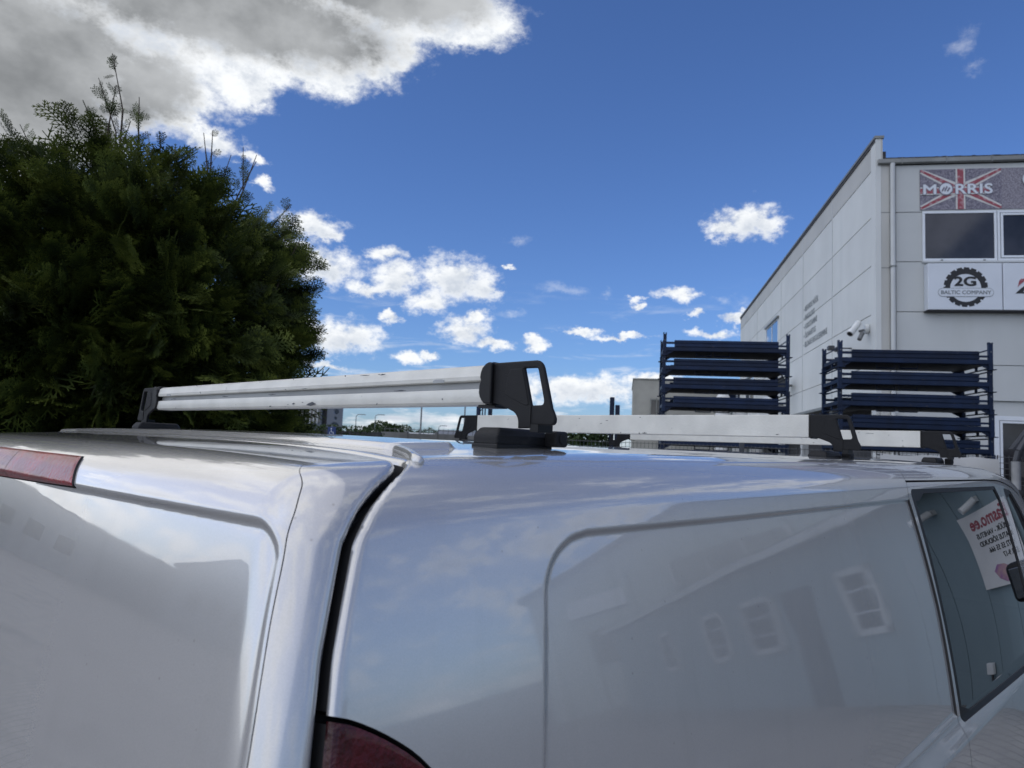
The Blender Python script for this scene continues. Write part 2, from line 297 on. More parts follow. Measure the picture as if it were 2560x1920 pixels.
def leaf_mat(name, c1, c2, c3, scale=4.0, tips=False):
    m = bpy.data.materials.new(name); m.use_nodes = True; nt = m.node_tree; b = nt.nodes['Principled BSDF']
    tc = nt.nodes.new('ShaderNodeTexCoord'); n = nt.nodes.new('ShaderNodeTexNoise'); n.inputs['Scale'].default_value = scale
    n.inputs['Detail'].default_value = 5; nt.links.new(tc.outputs['Object'], n.inputs['Vector'])
    r = nt.nodes.new('ShaderNodeValToRGB'); f = n.outputs[0]
    if tips:     # young growth at the frond tips is lighter
        at = nt.nodes.new('ShaderNodeAttribute'); at.attribute_name = 'tip'
        ad = nt.nodes.new('ShaderNodeMath'); ad.operation = 'MULTIPLY_ADD'; ad.inputs[1].default_value = .42
        sb = nt.nodes.new('ShaderNodeMath'); sb.operation = 'SUBTRACT'; sb.inputs[1].default_value = .16
        nt.links.new(at.outputs['Fac'], ad.inputs[0]); nt.links.new(f, ad.inputs[2]); nt.links.new(ad.outputs[0], sb.inputs[0]); f = sb.outputs[0]
    nt.links.new(f, r.inputs[0])
    r.color_ramp.elements[0].position = .32; r.color_ramp.elements[0].color = (*c1, 1)
    r.color_ramp.elements[1].position = .72; r.color_ramp.elements[1].color = (*c3, 1)
    e = r.color_ramp.elements.new(.5); e.color = (*c2, 1)
    nt.links.new(r.outputs[0], b.inputs['Base Color']); b.inputs['Roughness'].default_value = .6
    b.inputs['Specular IOR Level'].default_value = .2
    tr = nt.nodes.new('ShaderNodeBsdfTranslucent'); nt.links.new(r.outputs[0], tr.inputs[0])
    mx = nt.nodes.new('ShaderNodeMixShader'); mx.inputs[0].default_value = .2
    o = nt.nodes['Material Output']; nt.links.new(b.outputs[0], mx.inputs[1]); nt.links.new(tr.outputs[0], mx.inputs[2]); nt.links.new(mx.outputs[0], o.inputs[0])
    return m
M_['thuja'] = leaf_mat('thuja_leaf', (.012, .021, .006), (.044, .064, .012), (.125, .155, .028), 7.0, True)
M_['leaf'] = leaf_mat('broad_leaf', (.02, .035, .012), (.035, .06, .018), (.06, .09, .03), 2)

vary('wall_light', .035); vary('wall_shaded', .03); vary('blue_steel', .25); vary('teal', .06)
# ------------------------------------------------------------------ object helpers
def obj(name, V, Fc, m, parent=None, smooth=False, loc=None):
    me = bpy.data.meshes.new(name)
    V = np.asarray(V, dtype=np.float32).reshape(-1, 3)
    if isinstance(Fc, np.ndarray):
        k = Fc.shape[1]
        me.vertices.add(len(V)); me.vertices.foreach_set('co', V.ravel())
        me.loops.add(Fc.size); me.loops.foreach_set('vertex_index', Fc.astype(np.int32).ravel())
        me.polygons.add(len(Fc)); me.polygons.foreach_set('loop_start', np.arange(0, Fc.size, k, dtype=np.int32))
        me.update(calc_edges=True)
    else:
        me.from_pydata(V.tolist(), [], Fc); me.update()
    me.materials.append(M_[m] if isinstance(m, str) else m)
    if smooth: me.polygons.foreach_set('use_smooth', np.ones(len(me.polygons), dtype=bool))
    o = bpy.data.objects.new(name, me); COL.objects.link(o)
    if parent: o.parent = parent
    if loc is not None: o.location = loc
    return o
def tag(o, label=None, cat=None, group=None, kind=None):
    if label: o['label'] = label
    if cat: o['category'] = cat
    if group: o['group'] = group
    if kind: o['kind'] = kind
    return o
def thing(name, label, cat, loc=(0, 0, 0), rz=0, group=None):
    o = bpy.data.objects.new(name, None); COL.objects.link(o); o.location = loc; o.rotation_euler = (0, 0, rz)
    o.empty_display_size = .2
    return tag(o, label, cat, group)
def copy_tree(o, parent=None):
    c = o.copy(); COL.objects.link(c)
    if parent: c.parent = parent
    for ch in [x for x in o.children]: copy_tree(ch, c)
    return c
class MB:
    def __init__(s): s.V = []; s.F = []
    def add(s, V, Fc):
        n = len(s.V); s.V += [tuple(v) for v in V]; s.F += [tuple(i+n for i in f) for f in Fc]; return s
    def box(s, x0, x1, y0, y1, z0, z1):
        return s.add([(x0, y0, z0), (x1, y0, z0), (x1, y1, z0), (x0, y1, z0), (x0, y0, z1), (x1, y0, z1), (x1, y1, z1), (x0, y1, z1)],
                     [(0, 3, 2, 1), (4, 5, 6, 7), (0, 1, 5, 4), (1, 2, 6, 5), (2, 3, 7, 6), (3, 0, 4, 7)])
    def bar(s, a, b, r, n=6, r2=None):
        a = Vector(a); b = Vector(b); d = (b-a).normalized(); q = d.to_track_quat('Z', 'Y'); r2 = r if r2 is None else r2
        V = []
        for p, rr in ((a, r), (b, r2)):
            for k in range(n):
                t = 2*math.pi*(k+.5)/n; V.append(tuple(p+q @ Vector((math.cos(t)*rr, math.sin(t)*rr, 0))))
        Fc = [(k, (k+1) % n, n+(k+1) % n, n+k) for k in range(n)]+[tuple(range(n-1, -1, -1)), tuple(range(n, 2*n))]
        return s.add(V, Fc)
    def tube(s, pts, r, n=6):
        for a, b in zip(pts, pts[1:]): s.bar(a, b, r, n)
        return s
    def prism(s, poly, axis, a0, a1):    # poly: list of 2D points, extruded along axis between a0 and a1
        n = len(poly); V = []
        for a in (a0, a1):
            for p in poly:
                V.append({'x': (a, p[0], p[1]), 'y': (p[0], a, p[1]), 'z': (p[0], p[1], a)}[axis])
        return s.add(V, [tuple(range(n-1, -1, -1)), tuple(range(n, 2*n))]+[(k, (k+1) % n, n+(k+1) % n, n+k) for k in range(n)])
    def build(s, name, m, parent=None, smooth=False, bevel=0, seg=2, loc=None):
        o = obj(name, s.V, s.F, m, parent, smooth, loc)
        if bevel:
            bm = bmesh.new(); bm.from_mesh(o.data); bmesh.ops.recalc_face_normals(bm, faces=bm.faces)
            es = [e for e in bm.edges if len(e.link_faces) == 2 and e.calc_face_angle(0) > .5]
            bmesh.ops.bevel(bm, geom=es, offset=bevel, segments=seg, profile=.5, affect='EDGES', clamp_overlap=True)
            bm.to_mesh(o.data); bm.free()
            try: o.data.shade_auto_smooth(angle=.7)
            except Exception: pass
        else:
            bm = bmesh.new(); bm.from_mesh(o.data); bmesh.ops.recalc_face_normals(bm, faces=bm.faces); bm.to_mesh(o.data); bm.free()
        return o
def autosmooth(o, a=.6):
    me = o.data
    me.polygons.foreach_set('use_smooth', np.ones(len(me.polygons), dtype=bool))
    bm = bmesh.new(); bm.from_mesh(me)
    for e in bm.edges:
        if len(e.link_faces) == 2 and e.calc_face_angle(0) > a: e.smooth = False
    bm.to_mesh(me); bm.free()
def shape2d(name, loops, mtx, m, parent=None, ext=.0015):   # flat plate with holes: first loop outer, others holes
    c = bpy.data.curves.new(name, 'CURVE'); c.dimensions = '2D'; c.fill_mode = 'BOTH'; c.extrude = ext
    for lp in loops:
        sp = c.splines.new('POLY'); sp.points.add(len(lp)-1); sp.use_cyclic_u = True
        for i, p in enumerate(lp): sp.points[i].co = (p[0], p[1], 0, 1)
    o0 = bpy.data.objects.new(name, c); COL.objects.link(o0); bpy.context.view_layer.update()
    me = bpy.data.meshes.new_from_object(o0); bpy.data.objects.remove(o0); bpy.data.curves.remove(c)
    me.materials.clear(); me.materials.append(M_[m] if isinstance(m, str) else m)
    o = bpy.data.objects.new(name, me); COL.objects.link(o)
    if parent: o.parent = parent
    if mtx is not None: o.matrix_local = mtx
    return o
def text(name, body, size, mtx, m, parent=None, bold=.0, ext=.001, align='LEFT', sx=1.0, spacing=1.0):
    c = bpy.data.curves.new(name, 'FONT'); c.body = body; c.size = size; c.extrude = ext
    c.align_x = align; c.space_character = spacing; c.resolution_u = 4
    o0 = bpy.data.objects.new(name, c); COL.objects.link(o0); bpy.context.view_layer.update()
    me = bpy.data.meshes.new_from_object(o0); bpy.data.objects.remove(o0); bpy.data.curves.remove(c)
    if bold:      # heavier strokes: the same outline repeated a little to each side
        bm = bmesh.new(); bm.from_mesh(me); base = bm.verts[:]+bm.edges[:]+bm.faces[:]; k = 0
        bmesh.ops.scale(bm, vec=(1, 1, 1), verts=bm.verts)
        for dx, dy in ((1, 0), (-1, 0), (0, 1), (0, -1), (.7, .7), (-.7, .7), (.7, -.7), (-.7, -.7)):
            k += 1; r = bmesh.ops.duplicate(bm, geom=base); vs = [g for g in r['geom'] if isinstance(g, bmesh.types.BMVert)]
            bmesh.ops.translate(bm, vec=(dx*bold*size, dy*bold*size, -.00025*k), verts=vs)
        bm.to_mesh(me); bm.free()
    me.materials.clear(); me.materials.append(M_[m])
    o = bpy.data.objects.new(name, me); COL.objects.link(o)
    if parent: o.parent = parent
    o.matrix_local = mtx @ Matrix.Diagonal((sx, 1, 1, 1))
    return o
def frame(origin, xa, ya):    # matrix from an origin and two in-plane axes
    x = Vector(xa).normalized(); y = Vector(ya).normalized(); z = x.cross(y)
    return Matrix(((x.x, y.x, z.x, origin[0]), (x.y, y.y, z.y, origin[1]), (x.z, y.z, z.z, origin[2]), (0, 0, 0, 1)))
EX = Vector((math.sin(VAN_YAW), math.cos(VAN_YAW), 0)); EY = Vector((-math.cos(VAN_YAW), math.sin(VAN_YAW), 0))
BU = Vector((math.cos(HALL_YAW), -math.sin(HALL_YAW), 0)); BW = Vector((math.sin(HALL_YAW), math.cos(HALL_YAW), 0))
VAN_RZ = math.atan2(EX.y, EX.x); HALL_RZ = -HALL_YAW
def dirv(az, el=0): return Vector((math.sin(R(az))*math.cos(R(el)), math.cos(R(az))*math.cos(R(el)), math.sin(R(el))))
def pos(az, d, z=0): return Vector((math.sin(R(az))*d, math.cos(R(az))*d, z))
# ------------------------------------------------------------------ ground
m = MB(); m.add([(-900, -900, 0), (900, -900, 0), (900, 900, 0), (-900, 900, 0)], [(0, 1, 2, 3)])
tag(m.build('ground', 'tarmac'), kind='structure')
m = MB(); m.add([(-300, 30, .02), (60, 34, .02), (60, 160, .02), (-300, 160, .02)], [(0, 1, 2, 3)])
tag(m.build('grass', 'grass'), kind='structure')

# ------------------------------------------------------------------ the grey workshop hall on the right
hall = thing('workshop_hall', 'tall pale grey panel-clad workshop hall with signs and upper windows behind the blue racks', 'building',
             BU*5.588+BW*18.62, HALL_RZ)          # local x along the front, y along the long side, z up
H0 = lambda *a: MB().box(*a)
H0(.06, 15.9, .06, 24.4, 3.45, 9.2).build('wall', 'joint', hall)
H0(.9, 15.9, .9, 24.3, 0, 3.45).build('ground_floor_wall', 'roof_dark', hall)
H0(.30, 15.9, .07, .6, 0, 3.45).build('front_wall', 'wall_shaded', hall)
rows = [(3.45, 4.29), (4.29, 5.55), (5.55, 6.78), (6.78, 8.01), (8.01, 9.20), (9.20, 9.88)]
def panels(side, cuts, rws, mt, skip=()):
    cache = {}
    for a, b in zip(cuts, cuts[1:]):
        for z0, z1 in rws:
            g = .014; key = (round(b-a, 3), round(z1-z0, 3)); L = b-a-2*g; Hh = z1-z0-g
            if key not in cache:
                mm = MB()
                if side == 'front': mm.box(0, L, 0, .05, 0, Hh)
                else: mm.box(0, .05, 0, L, 0, Hh)
                o = mm.build('wall_panel', mt, hall, bevel=.006, seg=1); cache[key] = o
            else:
                o = cache[key].copy(); COL.objects.link(o); o.parent = hall
            o.location = (a+g, 0, z0+g/2) if side == 'front' else (0, a+g, z0+g/2)
panels('side', [.36, 4.13, 8.12, 12.18, 18.35, 24.4], rows, 'wall_light')
panels('front', [.43, 6.4, 12.4, 15.9], rows[:5], 'wall_shaded')
for w in (4.13, 8.12, 12.18, 18.35): H0(-.012, .03, w-.03, w+.03, 3.45, 9.88).build('vertical_trim', 'pale_trim', hall)
H0(-.022, .10, -.022, .345, 3.45, 9.90).build('corner_trim', 'wall_light', hall)
H0(.102, .30, -.012, .06, 0, 9.22).build('corner_panel', 'wall_trim', hall)
for z in (9.21, 8.0, 6.62, 4.33): H0(.10, .302, -.016, -.012, z, z+.02).build('trim_joint', 'gutter', hall)
H0(-.005, .142, -.02, 24.4, 9.22, 9.88).build('parapet', 'wall_trim', hall)
H0(-.05, .17, -.05, 24.45, 9.885, 9.95).build('parapet_cap', 'gutter', hall)
H0(-.03, -.006, .0, 24.4, 9.80, 9.885).build('parapet_drip', 'roof_dark', hall)
H0(.19, .27, .15, .25, 9.2, 9.62).build('roof_outlet', 'roof_dark', hall)
m = MB(); m.prism([(-.11, 9.23), (-.10, 9.335), (-.02, 9.345), (-.0, 9.24), (-.03, 9.205), (-.08, 9.205)], 'x', .02, 15.9)
gt = m.build('gutter', 'gutter', hall, bevel=.01)
for x in (.55, 1.55, 2.55, 3.55): H0(x, x+.02, -.118, -.01, 9.20, 9.35).build('gutter_bracket', 'gutter', gt)
H0(.1, 15.9, .0, 24.3, 9.34, 9.40).build('roof', 'roof_dark', hall)
rr = random.Random(3); mb = MB()
for k in range(60):
    x = rr.uniform(.3, 8); mb.box(x, x+rr.uniform(.04, .16), -.09, -.02, 9.335, 9.345+rr.uniform(.005, .03))
tag(mb.build('gutter_debris', 'roof_dark', hall), kind='stuff')
dp = MB().bar((.35, -.075, 0), (.35, -.075, 9.22), .058, 16).build('downpipe', 'pale_trim', hall, smooth=False); autosmooth(dp)
for z in (6.63, 4.33): H0(.28, .42, -.14, -.012, z, z+.035).build('pipe_clip', 'gutter', dp)
# upper windows
def window(x0, x1, z0, z1, fr=.055, parent=hall, sash=False, gl='win_glass', y=0.):
    m = MB(); m.box(x0, x1, y-.05, y-.002, z0, z0+fr).box(x0, x1, y-.05, y-.002, z1-fr, z1).box(x0, x0+fr, y-.05, y-.002, z0+fr, z1-fr).box(x1-fr, x1, y-.05, y-.002, z0+fr, z1-fr)
    w = m.build('window', 'white_frame', parent, bevel=.004, seg=1)
    i0 = fr
    if sash:
        a = fr+.015; s = .05; m = MB()
        m.box(x0+a, x1-a, y-.062, y-.02, z0+a, z0+a+s).box(x0+a, x1-a, y-.062, y-.02, z1-a-s, z1-a).box(x0+a, x0+a+s, y-.062, y-.02, z0+a+s, z1-a-s).box(x1-a-s, x1-a, y-.062, y-.02, z0+a+s, z1-a-s)
        m.build('sash', 'white_frame', w, bevel=.003, seg=1); i0 = a+s-.005
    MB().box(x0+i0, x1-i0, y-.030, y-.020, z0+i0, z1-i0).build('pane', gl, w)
    return w
for k in range(5):
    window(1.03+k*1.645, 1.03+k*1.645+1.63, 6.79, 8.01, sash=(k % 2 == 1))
H0(1.02, 9.3, -.075, -.002, 6.745, 6.785).build('window_sill', 'pale_trim', hall, bevel=.005)
for x in (1.42, 2.35, 3.30, 4.3): H0(x, x+.045, -.085, -.05, 6.79, 6.81).build('sill_clip', 'gutter', hall)
# lower window
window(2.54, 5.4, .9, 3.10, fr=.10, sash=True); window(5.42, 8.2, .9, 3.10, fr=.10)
# printed banner with the flag
bn = H0(.985, 9.2, -.016, -.004, 8.055, 9.065).build('banner', 'print_blue2', hall)
Hm = lambda x, z, y=-.02: frame((x, y, z), (1, 0, 0), (0, 0, 1))
fx0, fx1, fz0, fz1 = .985, 2.79, 8.055, 9.065
cx = 1.885; cz = (fz0+fz1)/2
def plate(name, poly, mt, y, parent=bn, t=.003): return MB().prism(poly, 'y', y-t, y).build(name, mt, parent)
plate('flag_field', [(fx0+.002, fz0+.002), (fx1, fz0+.002), (fx1, fz1-.002), (fx0+.002, fz1-.002)], 'print_blue', -.0165)
def diag(sx, sz, w, mt, y, off=0):
    # half diagonals from a corner to the centre
    X0 = fx0 if sx < 0 else fx1; Z0 = fz0 if sz < 0 else fz1
    d = Vector((cx-X0, cz-Z0)).normalized(); n = Vector((-d.y, d.x)); a = Vector((X0, Z0))+n*off; b = Vector((cx, cz))+n*off
    ps = [a+n*w, b+n*w, b-n*w, a-n*w]
    ps = [(min(max(p.x, fx0+.004), fx1-.002), min(max(p.y, fz0+.004), fz1-.004)) for p in ps]
    plate('flag_stripe', ps, mt, y)
for sx in (-1, 1):
    for sz in (-1, 1):
        diag(sx, sz, .115, 'print_pale', -.0205); diag(sx, sz, .052, 'print_red', -.0245, .012*sx*sz)
for (a, b, mt, y) in ((.105, .105, 'print_pale', -.0285), (.068, .068, 'print_red', -.0325)):
    plate('flag_cross', [(cx-a, fz0+.003), (cx+a, fz0+.003), (cx+a, fz1-.003), (cx-a, fz1-.003)], mt, y)
    hgt = a*.9; plate('flag_bar', [(fx0+.003, cz-.04-hgt), (fx1-.25, cz-.04-hgt), (fx1-.25, cz-.04+hgt), (fx0+.003, cz-.04+hgt)], mt, y-.0005)
for bold, mt, y in ((.055, 'print_blue', -.0375), (.02, 'sign_white', -.0405)):
    text('lettering', 'M', .345, Hm(1.03, 8.44, y), mt, bn, bold, sx=1.25)
    text('lettering', 'RRIS', .345, Hm(1.75, 8.44, y), mt, bn, bold, sx=1.22, spacing=1.06)
circ = lambda x, z, r, n=28, a0=0: [(x+r*math.cos(2*math.pi*k/n+a0), z+r*math.sin(2*math.pi*k/n+a0)) for k in range(n)]
plate('logo_disc', circ(1.56, 8.565, .165), 'print_blue', -.0375); plate('logo_disc', circ(1.56, 8.565, .138), 'sign_white', -.0405)
for k, (dx, h) in enumerate(((-.07, .10), (-.01, .12), (.05, .09))):
    plate('logo_stroke', [(1.56+dx-.035, 8.51), (1.56+dx-.010, 8.49), (1.56+dx+.05, 8.49+h), (1.56+dx+.02, 8.52+h)], 'print_blue', -.0425)
for bold, mt, y in ((.05, 'print_blue', -.0375), (.02, 'sign_white', -.0405)): text('lettering', 'O', .5, Hm(3.225, 8.60, y), mt, bn, bold)
# illuminated style sign boxes
for x0, x1 in ((1.06, 2.662), (2.682, 5.2), (5.22, 7.8)):
    sb = H0(x0, x1, -.26, -.004, 5.56, 6.675).build('sign_box', 'sign_white', hall, bevel=.012)
    H0(x0+.0, x1, -.27, -.262, 5.545, 5.575).build('sign_edge', 'gutter', sb) if False else None
    if x0 < 2:
        sgn = sb
H0(1.05, 7.8, -.20, -.003, 5.53, 5.557).build('sign_tray', 'roof_dark', hall)
y = -.2615
gx, gz = 1.875, 6.10
out = []
for k in range(18):
    a0 = 2*math.pi*k/18; a1 = a0+.24; a2 = 2*math.pi*(k+1)/18
    out += [(gx+.478*math.cos(a0), gz+.478*math.sin(a0)), (gx+.478*math.cos(a1), gz+.478*math.sin(a1)), (gx+.438*math.cos(a1+.01), gz+.438*math.sin(a1+.01)), (gx+.438*math.cos(a2-.03), gz+.438*math.sin(a2-.03))]
mt_ = frame((0, y, 0), (1, 0, 0), (0, 0, 1))
shape2d('logo_gear', [out, circ(gx, gz-.02, .335)], mt_, 'sign_black', sgn)
cap = [(1.275+.105-.105*math.sin(t), 5.972+.105*math.cos(t)) for t in np.linspace(0, math.pi, 14)]+[(2.475-.105+.105*math.sin(t), 5.972-.105*math.cos(t)) for t in np.linspace(0, math.pi, 14)]
cap2 = [(gx+(p[0]-gx)*.985, 5.972+(p[1]-5.972)*.90) for p in cap]
shape2d('logo_band', [cap], frame((0, y-.003, 0), (1, 0, 0), (0, 0, 1)), 'text_grey', sgn)
shape2d('logo_band', [cap2], frame((0, y-.006, 0), (1, 0, 0), (0, 0, 1)), 'sign_white', sgn)
text('lettering', '2G', .30, Hm(gx-.005, 6.135, y-.009), 'sign_black', sgn, .034, align='CENTER', sx=1.32)
text('lettering', 'BALTIC COMPANY', .124, Hm(gx, 5.930, y-.010), 'text_grey', sgn, .030, align='CENTER', sx=1.02, spacing=1.02)
# red and black slanted letter on the second box
sb2 = [o for o in hall.children if o.name.startswith('sign_box')][1]
bx, bz = 2.93, 5.95
plate('logo_stroke', [(bx, bz), (bx+.115, bz+.115), (bx+.22, bz+.205), (bx+.17, bz+.03), (bx+.27, bz+.03), (bx+.33, bz+.33), (bx+.42, bz+.35), (bx+.47, bz+.27), (bx+.43, bz+.19), (bx+.46, bz+.12), (bx+.42, bz+.02), (bx+.34, bz)], 'sign_black', y-.001, sb2)
plate('logo_stroke', [(bx+.05, bz+.15), (bx+.085, bz+.30), (bx+.125, bz+.345), (bx+.27, bz+.355), (bx+.15, bz+.25)], 'print_red', y-.003, sb2)
# lettering on the long side
Gm = lambda w, z: frame((-.004, w, z), (0, -1, 0), (0, 0, 1))
for i, s_ in enumerate(['\u2022 REHVIDE M\u00dc\u00dcK', '\u2022 PAIGALDUS', '\u2022 HOIUSTAMINE', '\u2022 \u00d5LIVAHETUS', '\u2022 SILDADE REGULEERIMINE']):
    text('lettering', s_, .27, Gm(7.95, 7.05-i*.315), 'text_grey', hall, .012, sx=1.0, ext=.003)
# side window, awning, columns
def side_window(w0, w1, z0, z1):
    m = MB(); m.box(-.03, .0, w0, w1, z0, z0+.06).box(-.03, .0, w0, w1, z1-.06, z1).box(-.03, .0, w0, w0+.07, z0, z1).box(-.03, .0, w1-.07, w1, z0, z1).box(-.03, .0, (w0+w1)/2-.04, (w0+w1)/2+.04, z0, z1)
    w = m.build('window', 'white_frame', hall)
    for a, b in ((w0+.07, (w0+w1)/2-.04), ((w0+w1)/2+.04, w1-.07)): MB().box(-.016, -.010, a, b, z0+.06, z1-.06).build('pane', 'sky_glass', w)
    MB().box(-.10, 0, w0-.1, w1+.1, z1, z1+.08).build('lintel_flashing', 'gutter', w)
side_window(12.7, 15.6, 6.3, 7.75); side_window(19.0, 22.0, 4.6, 6.0)
H0(-.35, .06, 1.0, 24.4, 3.38, 3.46).build('canopy_edge', 'gutter', hall)
for w in (.12, 4.13, 8.12, 12.18, 18.35): H0(.0, .22, w, w+.3, 0, 3.45).build('column', 'pale_trim', hall, bevel=.01)

# cameras and flood lamps fixed to the hall
def hp(x, y_, z): return hall.location+BU*x+BW*y_+Vector((0, 0, z))
c1 = thing('security_camera', 'white bullet camera on a round junction box near the corner of the grey hall', 'security camera', hp(-.004, .62, 5.20), HALL_RZ)
MB().bar((-.005, 0, .03), (-.13, 0, .03), .155, 20).build('junction_box', 'cam_white', c1, bevel=.02)
MB().bar((-.13, 0, .0), (-.30, -.05, -.05), .04, 10).build('bracket', 'steel_grey', c1)
b_ = MB().bar((-.30, -.02, .24), (-.60, -.25, -.14), .10, 20).build('housing', 'cam_white', c1, bevel=.02, smooth=False); autosmooth(b_)
MB().bar((-.57, -.22, -.09), (-.64, -.28, -.18), .108, 20).build('sun_hood', 'cam_white', b_)
MB().bar((-.635, -.275, -.175), (-.645, -.283, -.19), .08, 16).build('lens', 'sign_black', b_)
MB().bar((-.20, -.06, -.10), (-.33, -.16, -.34), .07, 16).build('lower_head', 'steel_grey', c1, bevel=.01)
c1.scale = (.78, .78, .78)
c2 = thing('flood_lamp', 'small dark double lamp on a bracket below the white corner camera', 'lamp', hp(-.004, 2.1, 4.95), HALL_RZ)
MB().bar((0, 0, 0), (-.35, 0, 0), .02, 6).bar((-.35, 0, -.16), (-.35, 0, .22), .02, 6).build('bracket', 'dark_steel', c2)
for dy in (-.12, .12): MB().box(-.52+dy, -.36+dy, dy-.1, dy+.1, -.08, .04).build('lamp_head', 'dark_steel', c2, bevel=.02)
c3 = thing('security_camera', 'grey camera halfway along the hall, just right of the left blue rack stack', 'security camera', hp(-.004, 9.9, 4.45), HALL_RZ)
MB().bar((0, 0, .2), (-.55, 0, .2), .05, 8).build('bracket', 'steel_grey', c3)
q = MB().bar((-.50, -.6, .25), (-.62, .25, .38), .26, 20, .2).build('housing', 'cam_white', c3, bevel=.03); autosmooth(q)
MB().bar((-.5, -.62, .24), (-.5, -.72, .22), .2, 18).build('lens', 'dark_steel', q)
c4 = thing('security_camera', 'lower grey camera seen between the posts at the right end of the left rack stack', 'security camera', hp(-.004, 11.6, 3.85), HALL_RZ)
MB().bar((0, 0, .2), (-.5, 0, .2), .05, 8).build('bracket', 'steel_grey', c4)
q = MB().bar((-.5, -.5, .15), (-.6, .35, .3), .27, 20, .2).build('housing', 'cam_white', c4, bevel=.03); autosmooth(q)

# ------------------------------------------------------------------ blue stacking racks
LV = .332
def make_rack(flip=False):
    t = thing('stacking_rack', '', 'rack', (0, 0, 0), 0, 'blue steel stacking racks piled in two stacks')
    W, D = 2.10, .95
    for x in (0, W):
        for y_ in (0, D):
            s = 1 if x == 0 else -1
            m = MB(); m.box(x-.028, x+.028, y_-.028, y_+.028, .012, LV+.055)
            m.box(x-.062, x+.062, y_-.062, y_+.062, 0, .012)
            m.box(x-.030, x-.012, y_-.030, y_+.030, LV+.055, LV+.085).box(x+.010, x+.030, y_-.030, y_+.030, LV+.055, LV+.08)
            p = m.build('post', 'blue_steel', t)
            m = MB(); yy = y_-.0295 if y_ == 0 else y_+.0295
            m.bar((x, yy, LV-.06), (x, yy-.004, LV-.06), .009, 8); m.build('bolt', 'steel_grey', p)
    for y_, nm in ((0, 'front_beam'), (D, 'back_beam')):
        s = -1 if y_ == 0 else 1
        m = MB(); a, b = .17, W-.16
        pr = [(-.030, .16), (-.036, .165), (-.036, .205), (-.026, .212), (-.026, .224), (-.036, .232), (-.036, .272), (-.028, .278), (.028, .278), (.028, .16)]
        m.prism([(y_-s*p[0]*1.0 if s > 0 else y_+p[0], p[1]) for p in pr], 'x', a, b); m.build(nm, 'blue_steel', t)
        m = MB(); pr = [(-.024, .085), (-.028, .09), (-.028, .155), (.02, .159), (.02, .085)]
        m.prism([(y_-s*p[0] if s > 0 else y_+p[0], p[1]) for p in pr], 'x', .03, W-.03); m.build('lower_beam', 'blue_steel', t)
        MB().box(.03, a, y_-.012, y_+.012, .212, .25).build('end_strut', 'blue_steel', t); MB().box(b, W-.03, y_-.012, y_+.012, .19, .22).build('end_strut', 'blue_steel', t)
        for gx_, sg in ((.028, 1), (W-.028, -1)):
            m = MB(); m.prism([(gx_, .085), (gx_+sg*.14, .085), (gx_+sg*.05, .035), (gx_, .015)], 'y', y_-.004, y_+.004); m.build('gusset', 'blue_steel', t)
    for x in (0, W):
        m = MB().box(x-.018, x+.018, .03, D-.03, .10, .155); m.build('side_beam', 'blue_steel', t)
        m = MB().bar((x, .03, LV-.02), (x, D-.03, LV-.02), .011, 6).bar((x, .03, .03), (x, D-.03, .03), .011, 6); m.build('side_rod', 'blue_steel', t)
        m = MB().box(x-.012, x+.012, D*.45, D*.5, .03, .10); m.build('side_stud', 'blue_steel', t)
    m = MB().box(.03, W-.03, .025, D-.025, .078, .098)
    m.build('deck', 'dark_deck', t)
    m = MB()
    for x in (.56, .88):
        m.tube([(x, .12, .086), (x, .12, .018), (x+.26, .12, .018), (x+.26, .12, .086)], .009, 5)
    m.build('fork_guide', 'blue_steel', t)
    return t
rack0 = make_rack()
TH = {0: 'top', 1: 'second', 2: 'third', 3: 'fourth', 4: 'fifth', 5: 'sixth'}
used = False
for (p0, p1, ztop, nm, n) in (((2.69, 12.80), (4.80, 12.47), 4.06, 'left', 12), ((5.014, 11.041), (7.085, 10.682), 3.75, 'right', 11)):
    rz = math.atan2(p1[1]-p0[1], p1[0]-p0[0])
    for k in range(n):
        z = ztop-.085-LV-k*LV
        if z < -.05: break
        r = rack0 if not used else copy_tree(rack0); used = True
        r.location = (p0[0]+rng.uniform(-.008, .008), p0[1]+rng.uniform(-.01, .01), max(z, 0)); r.rotation_euler = (0, 0, rz+rng.uniform(-.004, .004))
        where = 'before the signs' if nm == 'right' else 'against the sky'
        if k < 6: r['label'] = f'blue steel stacking rack, {TH[k]} from the top of the {nm} stack {where}'
        else: r['label'] = f'blue steel stacking rack low in the {nm} stack, hidden behind the van roof'

# ------------------------------------------------------------------ loose rack uprights beyond the van
def upright(x, y_, h, label, ww=.30):
    t = thing('rack_upright', label, 'steel frame', (x, y_, 0), HALL_RZ)
    for dx, hh_ in ((0, h), (ww, h-.12)): MB().box(dx-.035, dx+.035, -.04, .04, 0, hh_).build('post', 'blue_steel', t, bevel=.006, seg=1)
    for z in np.arange(.3, h-.2, .45): MB().bar((0, 0, z), (ww, 0, z+.2), .010, 5).build('brace', 'blue_steel', t)
    return t
p = pos(7.93, 11.3); upright(p.x, p.y, 2.74, 'lone dark blue steel upright standing above the middle roof bar', .085)
p = pos(-2.55, 14); u2 = upright(p.x, p.y, 2.9, 'dark blue rack uprights seen under the near foot of the nearest roof bar', .23)
for dx in (.08, .13): MB().bar((dx, 0, 0), (dx, 0, 2.8), .012, 6).build('rod', 'blue_steel', u2)

